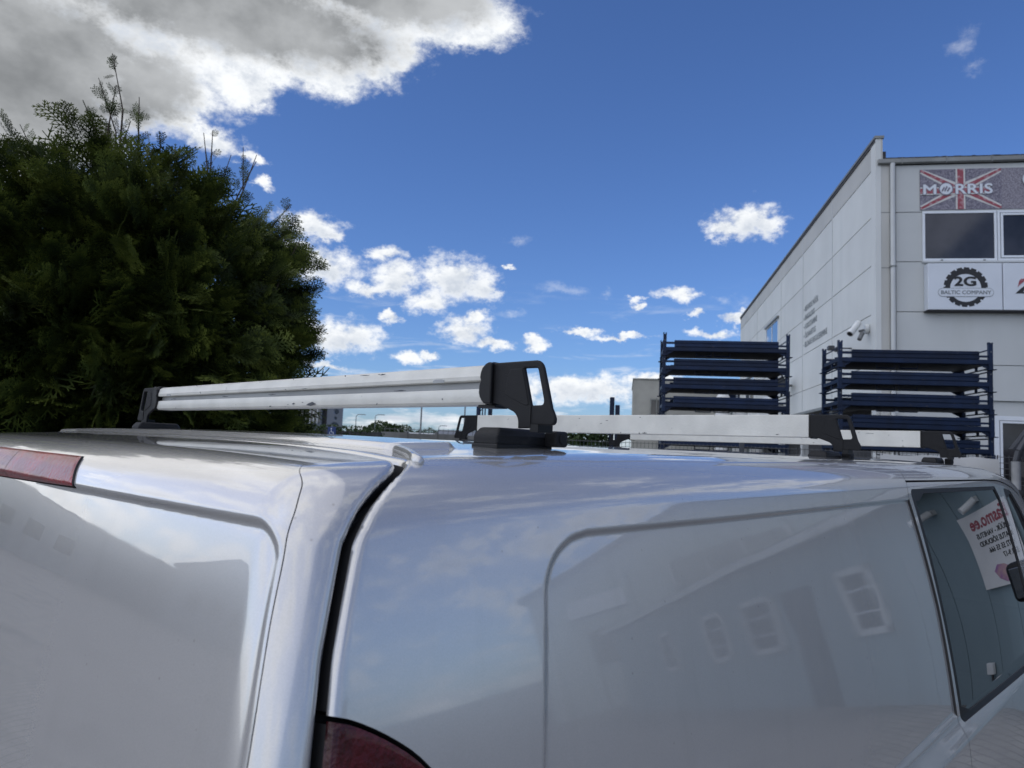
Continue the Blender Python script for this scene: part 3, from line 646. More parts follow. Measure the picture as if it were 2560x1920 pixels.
# ------------------------------------------------------------------ welded mesh fence, banner and gate post
FL = 9.75; F0 = BW*FL
def fence_panel(i, x0):
    t = thing('fence_panel', f'', 'fence', F0+BU*x0, HALL_RZ, 'welded mesh fence panels in front of the racks')
    W = 2.48; m = MB()
    for x in np.arange(.02, W, .05): m.bar((x, 0, .05), (x, 0, 2.05), .0036, 3)
    m.build('vertical_wires', 'wire', t); tag(t.children[0], kind='stuff')
    m = MB()
    for z in list(np.arange(.1, 1.75, .2))+[1.75, 1.82, 1.89, 1.96, 2.03]: m.bar((0, -.006, z), (W, -.006, z), .004, 3)
    m.build('horizontal_wires', 'wire', t); tag(t.children[1], kind='stuff')
    MB().box(-.03, .03, -.03, .03, 0, 2.1).build('post', 'dark_steel', t, bevel=.004, seg=1)
    return t
fp = fence_panel(0, -1.2); fp.name = 'mesh_fence'
names = ['behind the near foot of the nearest roof bar', 'under the left end of the middle roof bar', 'below the left blue rack stack', 'below the gap between the two rack stacks', 'beside the white sheet, below the right rack stack', 'at the right edge, behind the gate post']
for i, x0 in enumerate((-1.2, .3+1.0, 3.8, 6.3, 8.8)):
    f = fp if i == 0 else copy_tree(fp); f.location = F0+BU*x0
    f['label'] = 'dark welded mesh fence panel '+names[min(i, 5)] if i < 3 else 'dark welded mesh fence panel '+(names[4] if i == 3 else names[5])
vb = thing('fence_banner', 'white vinyl sheet tied to the mesh fence below the right rack stack', 'banner', F0+BU*2.95-BW*.04, HALL_RZ)
V = []; Fc = []
nx, nz = 40, 14
for i in range(nx+1):
    for j in range(nz+1):
        x = i/nx*1.34; z = 1.0+j/nz*1.02
        sag = .018*abs(math.sin(math.pi*x/.54))*(j == nz)
        V.append((x, .012*math.sin(x*9+z*3)+.008*math.sin(z*14+x*3), z-sag))
for i in range(nx):
    for j in range(nz): a = i*(nz+1)+j; Fc.append((a, a+nz+1, a+nz+2, a+1))
s_ = obj('sheet', V, Fc, 'vinyl', vb, True)
for x in (.02, .54, .9, 1.32): MB().bar((x, 0, 2.0), (x+.02, .03, 2.05), .008, 5).build('cable_tie', 'sign_black', vb)
# hood with post on the right edge
hd = thing('steel_hood', 'dark grey steel hood on a tubular post at the right edge, behind the fence', 'shelter', F0+BU*4.24+BW*-.55, HALL_RZ)
MB().bar((0, 0, 0), (0, 0, 1.98), .048, 14).build('post', 'steel_grey', hd, smooth=True)
MB().tube([(0, 0, 1.98), (.03, 0, 2.10), (.22, .03, 2.44)], .035, 10).build('strut', 'dark_steel', hd)
m = MB(); m.prism([(.02, 2.08), (.24, 2.44), (1.6, 2.56), (1.6, 2.0), (.10, 2.0)], 'y', .02, .06); m.build('side_plate', 'dark_steel', hd)
m = MB(); m.prism([(.0, 2.10), (.24, 2.46), (1.7, 2.59), (1.7, 2.61), (.23, 2.485), (-.03, 2.12)], 'y', -.0, .10); m.build('top_plate', 'dark_steel', hd)
MB().box(.16, 1.7, .1, .5, 1.80, 1.98).build('dark_box', 'roof_dark', hd)
MB().bar((0, 0, 1.60), (0, 0, 1.66), .07, 14).build('collar', 'roof_dark', hd)

# ------------------------------------------------------------------ buildings behind the left rack
cb = thing('concrete_building', 'plain beige concrete building with one square window left of the blue racks', 'building', pos(9.55, 44), -R(9))
MB().box(0, 5.3, 0, 8, 0, 6.28).build('wall', 'concrete', cb); MB().box(-.05, 5.35, -.05, 8, 6.285, 6.36).build('roof_edge', 'gutter', cb)
MB().box(-.02, 5.3, -.012, -.002, 3.86, 3.90).build('joint_strip', 'joint', cb)
w = window(1.0, 1.95, 4.15, 5.15, .07, cb, gl='win_glass'); w.data.materials[0] = M_['gutter']
MB().box(1.36, 1.40, -.05, -.045, 4.15, 5.2).build('conduit', 'gutter', cb)
lw = thing('low_workshop', 'low pale green workshop with a row of dark blue windows seen through the left rack', 'building', pos(13.2, 46), -R(9))
MB().box(3.1-2.4, 9.3, 0, 8, 0, 6.05).build('wall', 'pale_wall', lw)
for k in range(8): window(2.3+k*.52, 2.3+k*.52+.48, 4.85, 5.75, .03, lw, gl='dark_glass')
for k in range(3):
    t = thing('white_tank', ['tall narrow white tank beside the pale workshop, leftmost of the tanks', 'middle white tank behind the left rack stack', 'white tank nearest the grey hall, behind the left rack'][k], 'tank', pos(16.3+k*1.25, 34+k*.6), 0)
    q = MB().bar((0, 0, 0), (0, 0, 4.5-k*.5), .33, 20).build('shell', 'vinyl', t); autosmooth(q)
    q = MB().bar((0, 0, 4.5-k*.5), (0, 0, 4.9-k*.5), .33, 20, .08).build('cone_lid', 'vinyl', t)
    for z in (1.5, 3.0): MB().bar((0, 0, z), (0, 0, z+.06), .345, 20).build('hoop', 'steel_grey', t)
kegs = None
for k, (a, d, h) in enumerate(((16.9, 13.6, 1.93), (17.8, 13.8, 1.93), (19.0, 13.4, 1.95), (20.6, 13.6, 1.9), (21.6, 13.7, 1.92))):
    t = thing('white_container', ['white ribbed container standing leftmost under the front roof bar', 'white container second from the left behind the mesh fence', 'white container behind the fence below the left rack posts', 'white container fourth from the left behind the fence', 'white container rightmost of the row behind the fence'][k], 'container', pos(a, d), R(5*k), 'white containers behind the mesh fence')
    q = MB().box(-.24, .24, -.24, .24, 0, h).build('body', 'vinyl', t, bevel=.05)
    for z in (.6, 1.2, 1.75): MB().box(-.25, .25, -.25, .25, z, z+.03).build('hoop', 'steel_grey', t)
wl = thing('white_lorry', 'white box lorry partly hidden behind the left rack stack', 'lorry', pos(12.0, 30), -R(8))
MB().box(0, 3.3, 0, 2.4, .9, 2.05).build('cargo_box', 'vinyl', wl, bevel=.04)
MB().box(.1, 3.2, .1, 2.3, .55, .9).build('chassis', 'roof_dark', wl)
for x in (.7, 2.6): MB().bar((x, -.02, .45), (x, .3, .45), .45, 20).build('wheel', 'tyre', wl)

# ------------------------------------------------------------------ far left: office, hedge, walls, lamp posts, sheds
of = thing('office_block', 'blue-grey office block with thin vertical fins, behind the edge of the big tree', 'building', pos(-17.4, 62), R(4))
MB().box(0, 3.1, 0, 8, 0, 6.2).build('wall', 'grey_blue', of)
MB().box(.2, 3.0, -.05, 0, 3.3, 4.6).build('window_band', 'dark_glass', of)
for k in range(9): MB().box(.35+k*.3, .43+k*.3, -.16, -.055, 3.2, 4.5).build('fin', 'pale_trim', of)
MB().box(3.1, 3.5, .6, 8, 0, 6.2).build('recess', 'roof_dark', of)
c_ = lambda x, z, rx, rz_: [(x+rx*math.cos(t), z+rz_*math.sin(t)) for t in np.linspace(0, 2*math.pi, 18)[:-1]]
shape2d('end_slab', [[(3.5, 0), (4.75, 0), (4.75, 6.3), (3.5, 6.3)], c_(4.25, 4.25, .2, .22), c_(4.20, 3.72, .13, .14), c_(4.15, 3.05, .36, .34)], frame((0, .3, 0), (1, 0, 0), (0, 0, 1)), 'grey_blue', of, ext=.12)
def leaf_blob(name, c, rx, ry, rz_, n, size, m, parent=None, seed=1, flat=.15):
    r = np.random.default_rng(seed); d = r.normal(size=(n, 3)); d /= np.linalg.norm(d, axis=1)[:, None]
    rad = r.uniform(.72, 1.0, n)**.5; rad *= 1+.16*np.sin(d[:, 0]*5+seed)*np.cos(d[:, 2]*6+d[:, 1]*4)
    C = np.array(c)+d*rad[:, None]*np.array([rx, ry, rz_]); a = r.normal(size=(n, 3)); a /= np.linalg.norm(a, axis=1)[:, None]
    b = np.cross(a, r.normal(size=(n, 3))); b /= np.linalg.norm(b, axis=1)[:, None]; s = size*r.uniform(.5, 1.2, n)[:, None]
    V = np.stack([C-a*s, C+b*s*.5, C+a*s, C-b*s*.5], 1).reshape(-1, 3)
    return obj(name, V, np.arange(n*4).reshape(-1, 4), m, parent)
def far_tree(az, d, h, w, label, seed, kind='leaf', group=None):
    t = thing('tree', label, 'tree', pos(az, d), 0, group)
    MB().bar((0, 0, 0), (0, 0, h*.6), .16*h/6, 6, .06).build('trunk', 'bark', t)
    leaf_blob('crown', (0, 0, h*.58), w/2, w/2, h*.43, 2600, .11*h/3, kind, t, seed)
    return t
ft = [(-11.3, 120, 3.6, 5), (-10.6, 118, 4.6, 4), (-10.0, 122, 5.3, 5), (-9.3, 120, 5.0, 5), (-8.7, 120, 4.9, 5.5), (-12.2, 110, 3.2, 4), (-7.2, 112, 3.7, 4), (-6.3, 115, 4.2, 5.5), (-5.2, 100, 3.6, 4), (-13.0, 90, 3.1, 5), (-2.9, 110, 4.2, 3.5), (-4.3, 150, 4.0, 4)]
wds = ['small', 'slim', 'tall', 'broad', 'rounded', 'low', 'thin', 'wide', 'bright green', 'scrubby', 'pointed', 'faint']
for i, (a, d, h, w) in enumerate(ft):
    far_tree(a, d, h, w, f'{wds[i]} distant dark tree on the skyline under the nearest roof bar', 20+i, group='distant trees on the skyline')
hg = thing('hedge', 'clipped dark green hedge in front of the blue-grey office', 'hedge', pos(-16.0, 27), R(6))
MB().box(0, 2.8, .15, .75, 0, 2.25).build('stems', 'roof_dark', hg)
r = np.random.default_rng(4); n = 5000; C = np.stack([r.uniform(-.1, 2.9, n), r.uniform(-.05, .9, n), r.uniform(0, 2.45, n)], 1)
a = r.normal(size=(n, 3)); a /= np.linalg.norm(a, axis=1)[:, None]; b = np.cross(a, r.normal(size=(n, 3))); b /= np.linalg.norm(b, axis=1)[:, None]
V = np.stack([C-a*.06, C+b*.03, C+a*.06, C-b*.03], 1).reshape(-1, 3); obj('leaves', V, np.arange(n*4).reshape(-1, 4), 'leaf', hg)
bs_ = thing('bush', 'dark green bush behind the mesh fence, right of the nearest bar foot', 'bush', pos(6.1, 11.2), 0)
leaf_blob('leaves', (0, 0, 1.12), .56, .45, 1.14, 7000, .05, 'leaf', bs_, 5); MB().bar((0, 0, 0), (0, 0, 1.6), .03, 5).build('stem', 'bark', bs_)
ps = thing('parking_sign', 'small blue disabled parking sign on a post by the hedge', 'sign', pos(-13.75, 26), R(8))
MB().bar((0, 0, 0), (0, 0, 2.42), .03, 8).build('post', 'steel_grey', ps)
pl = MB().box(-.14, .14, -.045, -.032, 2.02, 2.36).build('sign_plate', 'signblue', ps, bevel=.01)
MB().bar((-.02, -.047, 2.30), (-.02, -.049, 2.30), .022, 10).build('symbol_head', 'sign_white', pl)
MB().tube([(-.02, -.049, 2.27), (-.01, -.049, 2.18), (.05, -.049, 2.18), (.07, -.049, 2.10)], .011, 5).build('symbol_body', 'sign_white', pl)
MB().tube([(-.02+.055*math.cos(t), -.049, 2.145+.055*math.sin(t)) for t in np.linspace(2.0, 5.9, 10)], .008, 5).build('symbol_wheel', 'sign_white', pl)
for i, (a, d, h, arm) in enumerate(((-7.02, 50, 5.6, 0), (-3.62, 55, 6.0, 0), (-12.0, 110, 5.6, 1), (-10.55, 110, 5.7, 1), (-5.6, 130, 5.0, 1))):
    t = thing('lamp_post', ['tall thin lamp post standing just right of the distant trees', 'tall thin lamp post seen beside the left foot of the middle bar', 'distant curved lamp post, leftmost on the skyline', 'distant curved lamp post left of the tallest far tree', 'short distant lamp post above the long shed'][i], 'lamp post', pos(a, d), 0)
    MB().bar((0, 0, 0), (0, 0, h), .07+.03*arm, 8, .05).build('pole', 'steel_grey', t)
    if arm: MB().tube([(0, 0, h), (.25, 0, h+.25), (.9, 0, h+.3)], .05, 6).box(.8, 1.4, -.12, .12, h+.22, h+.32).build('lamp_arm', 'steel_grey', t)
    else: MB().box(-.3, .3, -.1, .1, h, h+.1).build('lamp_head', 'steel_grey', t)
sh = thing('long_shed', 'long low shed with a grey pitched roof on the skyline', 'building', pos(-5.7, 95), -R(2))
MB().box(0, 9.5, 0, 6, 0, 3.0).build('wall', 'concrete', sh); m = MB(); m.prism([(-.3, 3.0), (3, 3.9), (6.3, 3.0)], 'x', -.2, 9.7); m.build('roof', 'steel_grey', sh)
for k in range(6): MB().box(1+k*1.4, 1.5+k*1.4, -.05, -.01, 2.2, 2.8).build('window', 'vinyl', sh)
sh = thing('white_shed', 'pale shed roof between the distant trees and the lamp post', 'building', pos(-8.1, 105), 0)
MB().box(0, 4, 0, 4, 0, 2.9).build('wall', 'vinyl', sh); m = MB(); m.prism([(-.2, 2.9), (2, 3.5), (4.2, 2.9)], 'x', -.1, 4.1); m.build('roof', 'pale_trim', sh)
cw = thing('concrete_wall', 'low grey concrete wall running across behind the van roof', 'wall', pos(-12.6, 40), -R(3))
for k in range(7):
    o = MB().box(k*1.6+.01, k*1.6+1.58, 0, .18, 0, 2.44+.03*(k % 2)).build('slab', 'old_concrete', cw, bevel=.01)
for k in range(8): MB().box(k*1.6-.07, k*1.6+.07, -.06, .24, 0, 2.56).build('post', 'old_concrete', cw)
ir = thing('iron_railing', 'thin dark railing beyond the concrete wall under the nearest bar', 'fence', pos(-13.4, 46), -R(3))
for k in range(40): MB().bar((k*.3, 0, 0), (k*.3, 0, 2.85), .018, 4).build('bar', 'wire', ir)
for z in (1.0, 2.75): MB().bar((0, 0, z), (12, 0, z), .025, 4).build('rail', 'wire', ir)

# ------------------------------------------------------------------ buildings mirrored in the van: teal annex on the right, halls to the left
dW = 6.05
an = thing('teal_annex', 'low teal metal-clad annex with white windows, mirrored in the side of the van', 'building', BU*4.05+BW*dW, HALL_RZ)
MB().box(0, 13.5, .02, 1.5, 0, 2.5).build('wall', 'dark_deck', an)
x = 0.0
m0 = MB().box(0, .238, -.0, .02, 0, 2.5).build('cladding_board', 'teal', an); 
for k in range(1, 56):
    c = m0.copy(); COL.objects.link(c); c.parent = an; c.location = (k*.242, .004*(k % 2), 0)
MB().box(-.1, 13.6, -.22, 1.6, 2.5, 2.60).build('roof', 'gutter', an); MB().box(-.1, 13.6, -.30, -.22, 2.44, 2.56).build('gutter', 'pale_trim', an)
for x, wz, w_ in ((2.42, .78, .62), (4.62, .80, .95), (6.3, .8, .85), (9.0, .8, .9)):
    z0, z1 = .95, 1.90
    m = MB().box(x, x+w_, -.06, -.005, z0, z0+.09).box(x, x+w_, -.06, -.005, z1-.09, z1).box(x, x+.09, -.06, -.005, z0, z1).box(x+w_-.09, x+w_, -.06, -.005, z0, z1)
    w = m.build('window', 'pale_trim', an)
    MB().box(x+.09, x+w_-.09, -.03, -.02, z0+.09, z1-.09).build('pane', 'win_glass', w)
    for k in (1, 2): MB().box(x+.09, x+w_-.09, -.045, -.031, z0+(z1-z0)*k/3-.01, z0+(z1-z0)*k/3+.01).build('glazing_bar', 'white_frame', w)
dr = MB().box(3.75, 4.35, -.03, -.004, 0, 1.85).build('door', 'dark_steel', an)
MB().box(4.25, 4.30, -.06, -.03, .9, .95).build('handle', 'chrome', dr)
bb = thing('easmo_banner', 'white printed banner with red heading hung on the teal annex wall', 'banner', BU*4.05+BW*(dW-.04), HALL_RZ)
bb.name = 'wall_banner'
MB().box(.05, .93, -.012, 0, 1.22, 2.01).build('sheet', 'vinyl', bb)
Bm = lambda x, z: frame((x, -.016, z), (1, 0, 0), (0, 0, 1))
text('lettering', 'Easmo.ee', .185, Bm(.09, 1.84), 'print_red', bb, .03)
for i, s_ in enumerate(('M\u00dc\u00dcK - VAHETUS', 'KATUS S\u00d5IDUKID', '+372 55 55 666', 'E-R 9-17')): text('lettering', s_, .075, Bm(.16, 1.74-i*.085), 'sign_black', bb, .015)
M_['purple'] = mat('print_purple', (.25, .10, .30), .6, col2=(.45, .30, .28), vscale=9)
MB().prism([(.38, 1.28), (.50, 1.25), (.62, 1.30), (.68, 1.38), (.60, 1.44), (.48, 1.43), (.36, 1.38)], 'y', -.018, -.013).build('printed_picture', 'purple', bb)
for i, (x, z) in enumerate(((1.18, 2.18), (.52, 2.12))):
    t = thing('wall_camera', ['white wall camera above the banner on the teal annex', 'white wall camera beside the banner, nearer the annex corner'][i], 'security camera', BU*(4.05+x)+BW*dW+Vector((0, 0, z)), HALL_RZ)
    MB().box(-.03, .03, -.05, 0, -.03, .03).build('bracket', 'pale_trim', t); MB().bar((0, -.05, 0), (.10, -.25, -.06), .04, 12).build('housing', 'cam_white', t)
jb = thing('junction_box', 'small white box low on the teal annex wall', 'junction box', BU*5.17+BW*(dW-.03)+Vector((0, 0, .40)), HALL_RZ)
MB().box(-.04, .04, -.03, .01, -.06, .06).build('cover', 'cam_white', jb, bevel=.006); MB().bar((0, 0, -.06), (0, 0, -.38), .012, 6).build('cable', 'roof_dark', jb)
def gable_hall(name, label, c, az, w, dpt, eave, ridge, mt, ridge_off=0):
    t = thing(name, label, 'building', c, az)
    m = MB(); m.prism([(-w/2, 0), (w/2, 0), (w/2, eave), (ridge_off, ridge), (-w/2, eave)], 'y', 0, dpt); m.build('wall', mt, t)
    m = MB(); m.prism([(-w/2-.3, eave-.05), (ridge_off, ridge+.02), (w/2+.3, eave-.05), (w/2+.3, eave+.1), (ridge_off, ridge+.17), (-w/2-.3, eave+.1)], 'y', -.3, dpt+.3); m.build('roof', 'roof_dark', t)
    m = MB().box(-w*.3, -w*.1, -.06, -.02, 0, 3).build('door', 'gutter', t)
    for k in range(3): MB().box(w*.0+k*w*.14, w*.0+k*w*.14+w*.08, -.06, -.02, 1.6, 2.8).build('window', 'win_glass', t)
    return t
th_ = gable_hall('tall_hall', 'tall grey gabled hall behind the teal annex, mirrored in the van side', pos(71, 22), -R(78), 13, 12, 4.6, 6.2, 'pale_wall')
for k in range(7): MB().box(-6.4+k*1.85, -6.34+k*1.85, -.04, -.003, 0, 4.5).build('cladding_joint', 'gutter', th_)
MB().box(-2.6, 1.4, -.08, -.02, 3.3, 4.3).build('upper_window', 'gutter', th_)
for k in range(4): MB().box(-2.6+k*1.33, -2.52+k*1.33, -.12, -.082, 3.3, 4.3).build('mullion', 'pale_trim', th_)
MB().box(3.2, 5.2, -.12, -.02, 3.4, 4.0).build('blank_sign', 'sign_white', th_)
MB().bar((6.1, -.1, 0), (6.1, -.1, 4.6), .07, 8).build('downpipe', 'pale_trim', th_)
gable_hall('storage_hall', 'long grey storage hall left of the van, mirrored in its rear door', pos(-67, 60), R(70), 24, 12, 4.0, 4.7, 'concrete', 9)
gable_hall('storage_hall', 'smaller grey hall farther round to the left, mirrored in the rear door edge', pos(-82.5, 50), R(84), 12, 10, 4.0, 5.9, 'concrete', 2)
gable_hall('storage_hall', 'plain hall behind the photographer, mirrored in the rear corner', pos(-128, 50), R(128), 24, 10, 4.2, 5.2, 'concrete')
gable_hall('storage_hall', 'plain hall to the right rear, mirrored in the rear corner of the van', pos(118, 40), -R(118), 18, 10, 4.0, 5.0, 'pale_wall')

# ------------------------------------------------------------------ the big thuja
def make_thuja():
    c = pos(-28.8, 4.35)
    t = thing('thuja_tree', 'large dark green conical thuja with loose sprouting tips, behind the van on the left', 'tree', c, 0)
    r = np.random.default_rng(11)
    # frond templates in a local frame: +Y along the stem, X across, Z normal
    def template(seed, fine=True):
        q = np.random.default_rng(seed); V = []
        def seg(a, b, w0, w1):
            a = np.array(a); b = np.array(b); d = b-a; n = np.array([-d[1], d[0]]); n = n/(np.linalg.norm(n)+1e-9)
            z0 = -.10*abs(a[0]); z1 = -.10*abs(b[0])
            for p, w, z in ((a-n*w0, 0, z0), (b-n*w1, 0, z1), (b+n*w1, 0, z1), (a+n*w0, 0, z0)): V.append((p[0], p[1], z))
        seg((0, 0), (0, .55), .018, .014); seg((0, .55), (.02, 1.0), .014, .008)
        K = 6 if fine else 5
        for k in range(K):
            y = .10+.84*k/K; L = (.46*(1-((k/K-.30)/.85)**2))*q.uniform(.8, 1.15)
            for s in (-1, 1):
                ang = math.radians(q.uniform(38, 55)); yy = y+(.04 if s > 0 else 0)
                e = (s*math.sin(ang)*L, yy+math.cos(ang)*L); seg((0, yy), e, .018, .010)
                nn = 2 if fine else 1
                for j in range(nn):
                    f_j = (j+.7)/(nn+.4); bx = (e[0]*f_j, yy+(e[1]-yy)*f_j); l2 = L*.42*(1-f_j*.55)*q.uniform(.7, 1.2)
                    for s2 in (-1, 1):
                        a2 = math.atan2(e[0], e[1]-yy)+s2*math.radians(40); seg(bx, (bx[0]+math.sin(a2)*l2, bx[1]+math.cos(a2)*l2), .017, .008)
        return np.array(V)
    temps = [template(s) for s in range(5)]; coarse = [template(50+s, False) for s in range(3)]
    zs = [0, .3, .8, 1.3, 1.9, 2.2, 2.5, 2.75, 2.95, 3.15, 3.28, 3.40]
    rs = [.58, .74, .85, .89, .895, .88, .84, .77, .67, .51, .34, .05]
    def rad(z, a): return np.interp(z, zs, rs)*(1+.07*np.sin(3*a+1.3*z)+.05*np.sin(5*a-2.1*z+1)+.045*np.sin(9*a+4*z)+.04*np.sin(z*7+a*2))
    allV = []; allT = []
    def put(P, D, X, s, idx, temps_):
        Z = np.cross(X, D)
        for ti, T in enumerate(temps_):
            q = idx == ti
            if not q.any(): continue
            w = T[None]*s[q][:, None, None]; droop = -.20*w[..., 1]**2/np.maximum(s[q][:, None], 1e-6)
            V = P[q][:, None]+X[q][:, None]*w[..., 0:1]+D[q][:, None]*w[..., 1:2]+Z[q][:, None]*w[..., 2:3]; V[..., 2] += droop*.8
            allV.append(V.reshape(-1, 3)); allT.append(np.clip((T[:, 1]*.6+np.abs(T[:, 0])*1.2)[None]*r.uniform(.35, 1.15, q.sum())[:, None], 0, 1).reshape(-1))
    nrm = lambda v: v/np.linalg.norm(v, axis=-1, keepdims=True)
    def place(n, temps_, rfac, size, up, zlo=0.05, zhi=3.6, jitter=.5):
        z = zlo+(zhi-zlo)*r.uniform(0, 1, n)**.85; a = r.uniform(0, 2*math.pi, n)
        k = rad(z, a)*r.uniform(*rfac, n); P = np.stack([np.cos(a)*k, np.sin(a)*k, z], 1)
        out = np.stack([np.cos(a), np.sin(a), np.zeros(n)], 1); slope = np.interp(z, [2.2, 3.3], [0, 1.1])
        D = nrm(out*r.uniform(.35, 1.0, n)[:, None]+np.array([0, 0, 1.])*(up+slope+r.normal(0, .45, n))[:, None]+r.normal(0, .38, (n, 3)))
        X = nrm(np.cross(D, out+r.normal(0, jitter, (n, 3)))); put(P, D, X, size*r.uniform(.55, 1.3, n), r.integers(0, len(temps_), n), temps_)
    cam_face = math.atan2(-c.y, -c.x)
    def plumes(n, zlo, zhi, face=None, per=21, reach=(.70, .82), L0=(.26, .44), size=.150):
        for _ in range(n):
            z = zlo+(zhi-zlo)*r.uniform(0, 1)**.9; a = r.uniform(0, 2*math.pi) if face is None else face+r.uniform(-1.75, 1.75)
            k = rad(z, a)*r.uniform(*reach); B = np.array([math.cos(a)*k, math.sin(a)*k, z]); out = np.array([math.cos(a), math.sin(a), 0.])
            tan_ = np.array([-math.sin(a), math.cos(a), 0.])
            D0 = nrm(out+np.array([0, 0, 1.])*(r.uniform(-.05, .75)+np.interp(z, [2.3, 3.3], [0, 1.0]))+tan_*r.normal(0, .35)); L = r.uniform(*L0)
            S0 = nrm(np.cross(D0, nrm(out*.3+r.normal(0, .6, 3))))            # spread direction of the fan
            m_ = per; f = r.uniform(0, 1, m_)**.8; side = r.normal(0, 1, m_)
            P = B+D0*(f*L)[:, None]+S0*(side*.055*(1.1-f))[:, None]+r.normal(0, .02, (m_, 3)); P[:, 2] -= .10*f**2*L
            D = nrm(D0+S0*(side*.55*(1.15-f))[:, None]+r.normal(0, .16, (m_, 3))); N0 = nrm(np.cross(S0, D0))
            X = nrm(np.cross(D, N0+r.normal(0, .35, (m_, 3)))); put(P, D, X, size*r.uniform(.6, 1.25, m_)*(1.15-.35*f), r.integers(0, 5, m_), temps)
    plumes(250, 1.3, 2.84, cam_face)
    plumes(85, 2.0, 2.98)
    plumes(60, .3, 3.0, None, 16)
    place(1500, temps, (.60, .88), .16, .3, 1.2, 3.0)
    place(1500, coarse, (.75, .98), .20, .2, .05, 3.0)
    place(2200, coarse, (.35, .8), .22, .3, .3, 3.2)
    V = np.concatenate(allV); co_ = obj('crown', V, np.arange(len(V)).reshape(-1, 4), 'thuja', t)
    at = co_.data.attributes.new('tip', 'FLOAT', 'POINT'); at.data.foreach_set('value', np.concatenate(allT).astype(np.float32))
    # sprouting leader shoots above the outline: (picture bearing, base height, tip bearing, tip height)
    SH = [(-29.7, 3.36, -31.4, 3.78), (-29.7, 3.36, -30.7, 3.78), (-28.9, 3.35, -28.8, 3.67), (-30.3, 3.37, -32.2, 3.6), (-33.1, 3.17, -35.6, 3.31), (-32.9, 3.19, -33.7, 3.39), (-32.3, 3.2, -33.0, 3.4), (-27.1, 3.3, -27.3, 3.58), (-24.3, 3.35, -23.8, 3.67), (-24.1, 3.3, -22.4, 3.56), (-22.8, 3.25, -20.6, 3.56), (-22.8, 3.25, -21.6, 3.55), (-20.9, 3.0, -17.9, 3.25), (-19.2, 2.8, -17.0, 2.98), (-18.4, 2.5, -15.9, 2.68), (-34.1, 3.0, -35.8, 3.14), (-24.5, 3.3, -24.4, 3.55), (-22.7, 3.2, -20.6, 3.45), (-30.0, 3.31, -31.8, 3.58), (-29.4, 3.34, -29.2, 3.6), (-30.2, 3.26, -31.3, 3.52), (-19.3, 2.3, -17.6, 2.38), (-29.8, 3.42, -30.3, 3.74)]
    mb = MB(); sv = []
    for i, (a0, z0, a1, z1) in enumerate(SH):
        d = 4.2+r.uniform(-.2, .35); A = np.array(pos(a0, d, z0-.28)-c); B = np.array(pos(a1, d, z1)-c); mid = (A+B)/2+r.normal(0, .03, 3)+np.array([0, 0, .04]); L = np.linalg.norm(B-A)
        mb.bar(A, mid, .006, 5, .0045); mb.bar(mid, B, .0045, 4, .002)
        nfr = int(5+L*17) if a1 < -25 else int(3+L*9)
        for k in range(nfr):
            f = r.uniform(.0, .93); base = A*(1-f)*(1-f)+2*mid*f*(1-f)+B*f*f; dr = (B-A)/L+r.normal(0, .55, 3); dr /= np.linalg.norm(dr)
            X = np.cross(dr, r.normal(0, 1, 3)+np.array([0, -1.2, 0])); X /= np.linalg.norm(X); Z = np.cross(X, dr); s = r.uniform(.07, .13)*(1.1-.5*f); T = temps[r.integers(0, 5)]*s
            sv.append(base+X*T[:, 0:1]+dr*T[:, 1:2]+Z*T[:, 2:3])
    V = np.concatenate(sv); so = obj('shoot_sprays', V, np.arange(len(V)).reshape(-1, 4), 'thuja', t); tag(mb.build('shoots', 'bark', t), kind='stuff')
    at = so.data.attributes.new('tip', 'FLOAT', 'POINT'); at.data.foreach_set('value', np.full(len(V), .22, np.float32))
    for nm in ('shoot_sprays', 'crown'): pass
    m = MB().bar((0, 0, 0), (0, 0, 1.6), .09, 10, .06).bar((0, 0, 1.6), (.02, 0, 3.4), .06, 8, .015)
    for k in range(26):
        a = r.uniform(0, 6.28); z = r.uniform(.3, 3.0); q = .55*float(rad(z, a)); m.bar((0, 0, z), (math.cos(a)*q, math.sin(a)*q, z+r.uniform(.15, .5)), .02, 5, .006)
    m.build('trunk', 'bark', t)
    # dark inner twigs keep the heart of the tree opaque
    leaf_blob('inner_foliage', (0, 0, 1.6), .66, .66, 1.42, 5000, .12, 'thuja', t, 9)
make_thuja()
# ------------------------------------------------------------------ the van (van axes: x forward, y left, z up from eye height)
YC = 1.305
def v_side(x, z):
    t = np.clip(-z, 0, 3)
    y = np.where(t < .6, .503-(.29*t-.17*t*t), .503-(.29*.6-.17*.36)-.086*np.clip(t-.6, 0, .25)+.05*np.clip(t-1.1, 0, 1)**1.5)
    return y+.05*np.clip((x-2.2)/1.6, 0, None)**2+.012*np.clip((.9-x)/.6, 0, None)**2
def v_top(x, y):
    h = (y-YC)/.8
    z = .006+.004*(1-h*h)-.010*h**4
    return z-.02*np.clip((.95-x)/.6, 0, None)**2+.006*np.clip(x-.9, 0, 1.2)-.03*np.clip(x-2.3, 0, None)**2-.1*np.clip(x-2.9, 0, None)**2
def v_rear(y, z):
    h = (y-YC)/.8; t = -z
    return .272+.028*h*h-.26*t+.12*t*t
def v_f(P):
    x, y, z = P[..., 0], P[..., 1], P[..., 2]
    gs = np.abs(y-YC)-(YC-v_side(x, z)); gt = z-v_top(x, y); gr = v_rear(y, z)-x
    gf = (x-3.245)*.62+(z+.03)*.78
    gf = np.maximum(gf, x-4.0)
    p = 2.3
    rs = np.interp(x, [.34, .62], [.056, .085]); a = np.clip(1+gs/rs, 0, None)**p; b = np.clip(1+gt/.055, 0, None)**p
    c = np.clip(1+gr/.055, 0, None)**p; d = np.clip(1+gf/.12, 0, None)**p
    return (a+b+c+d)**(1/p)-1
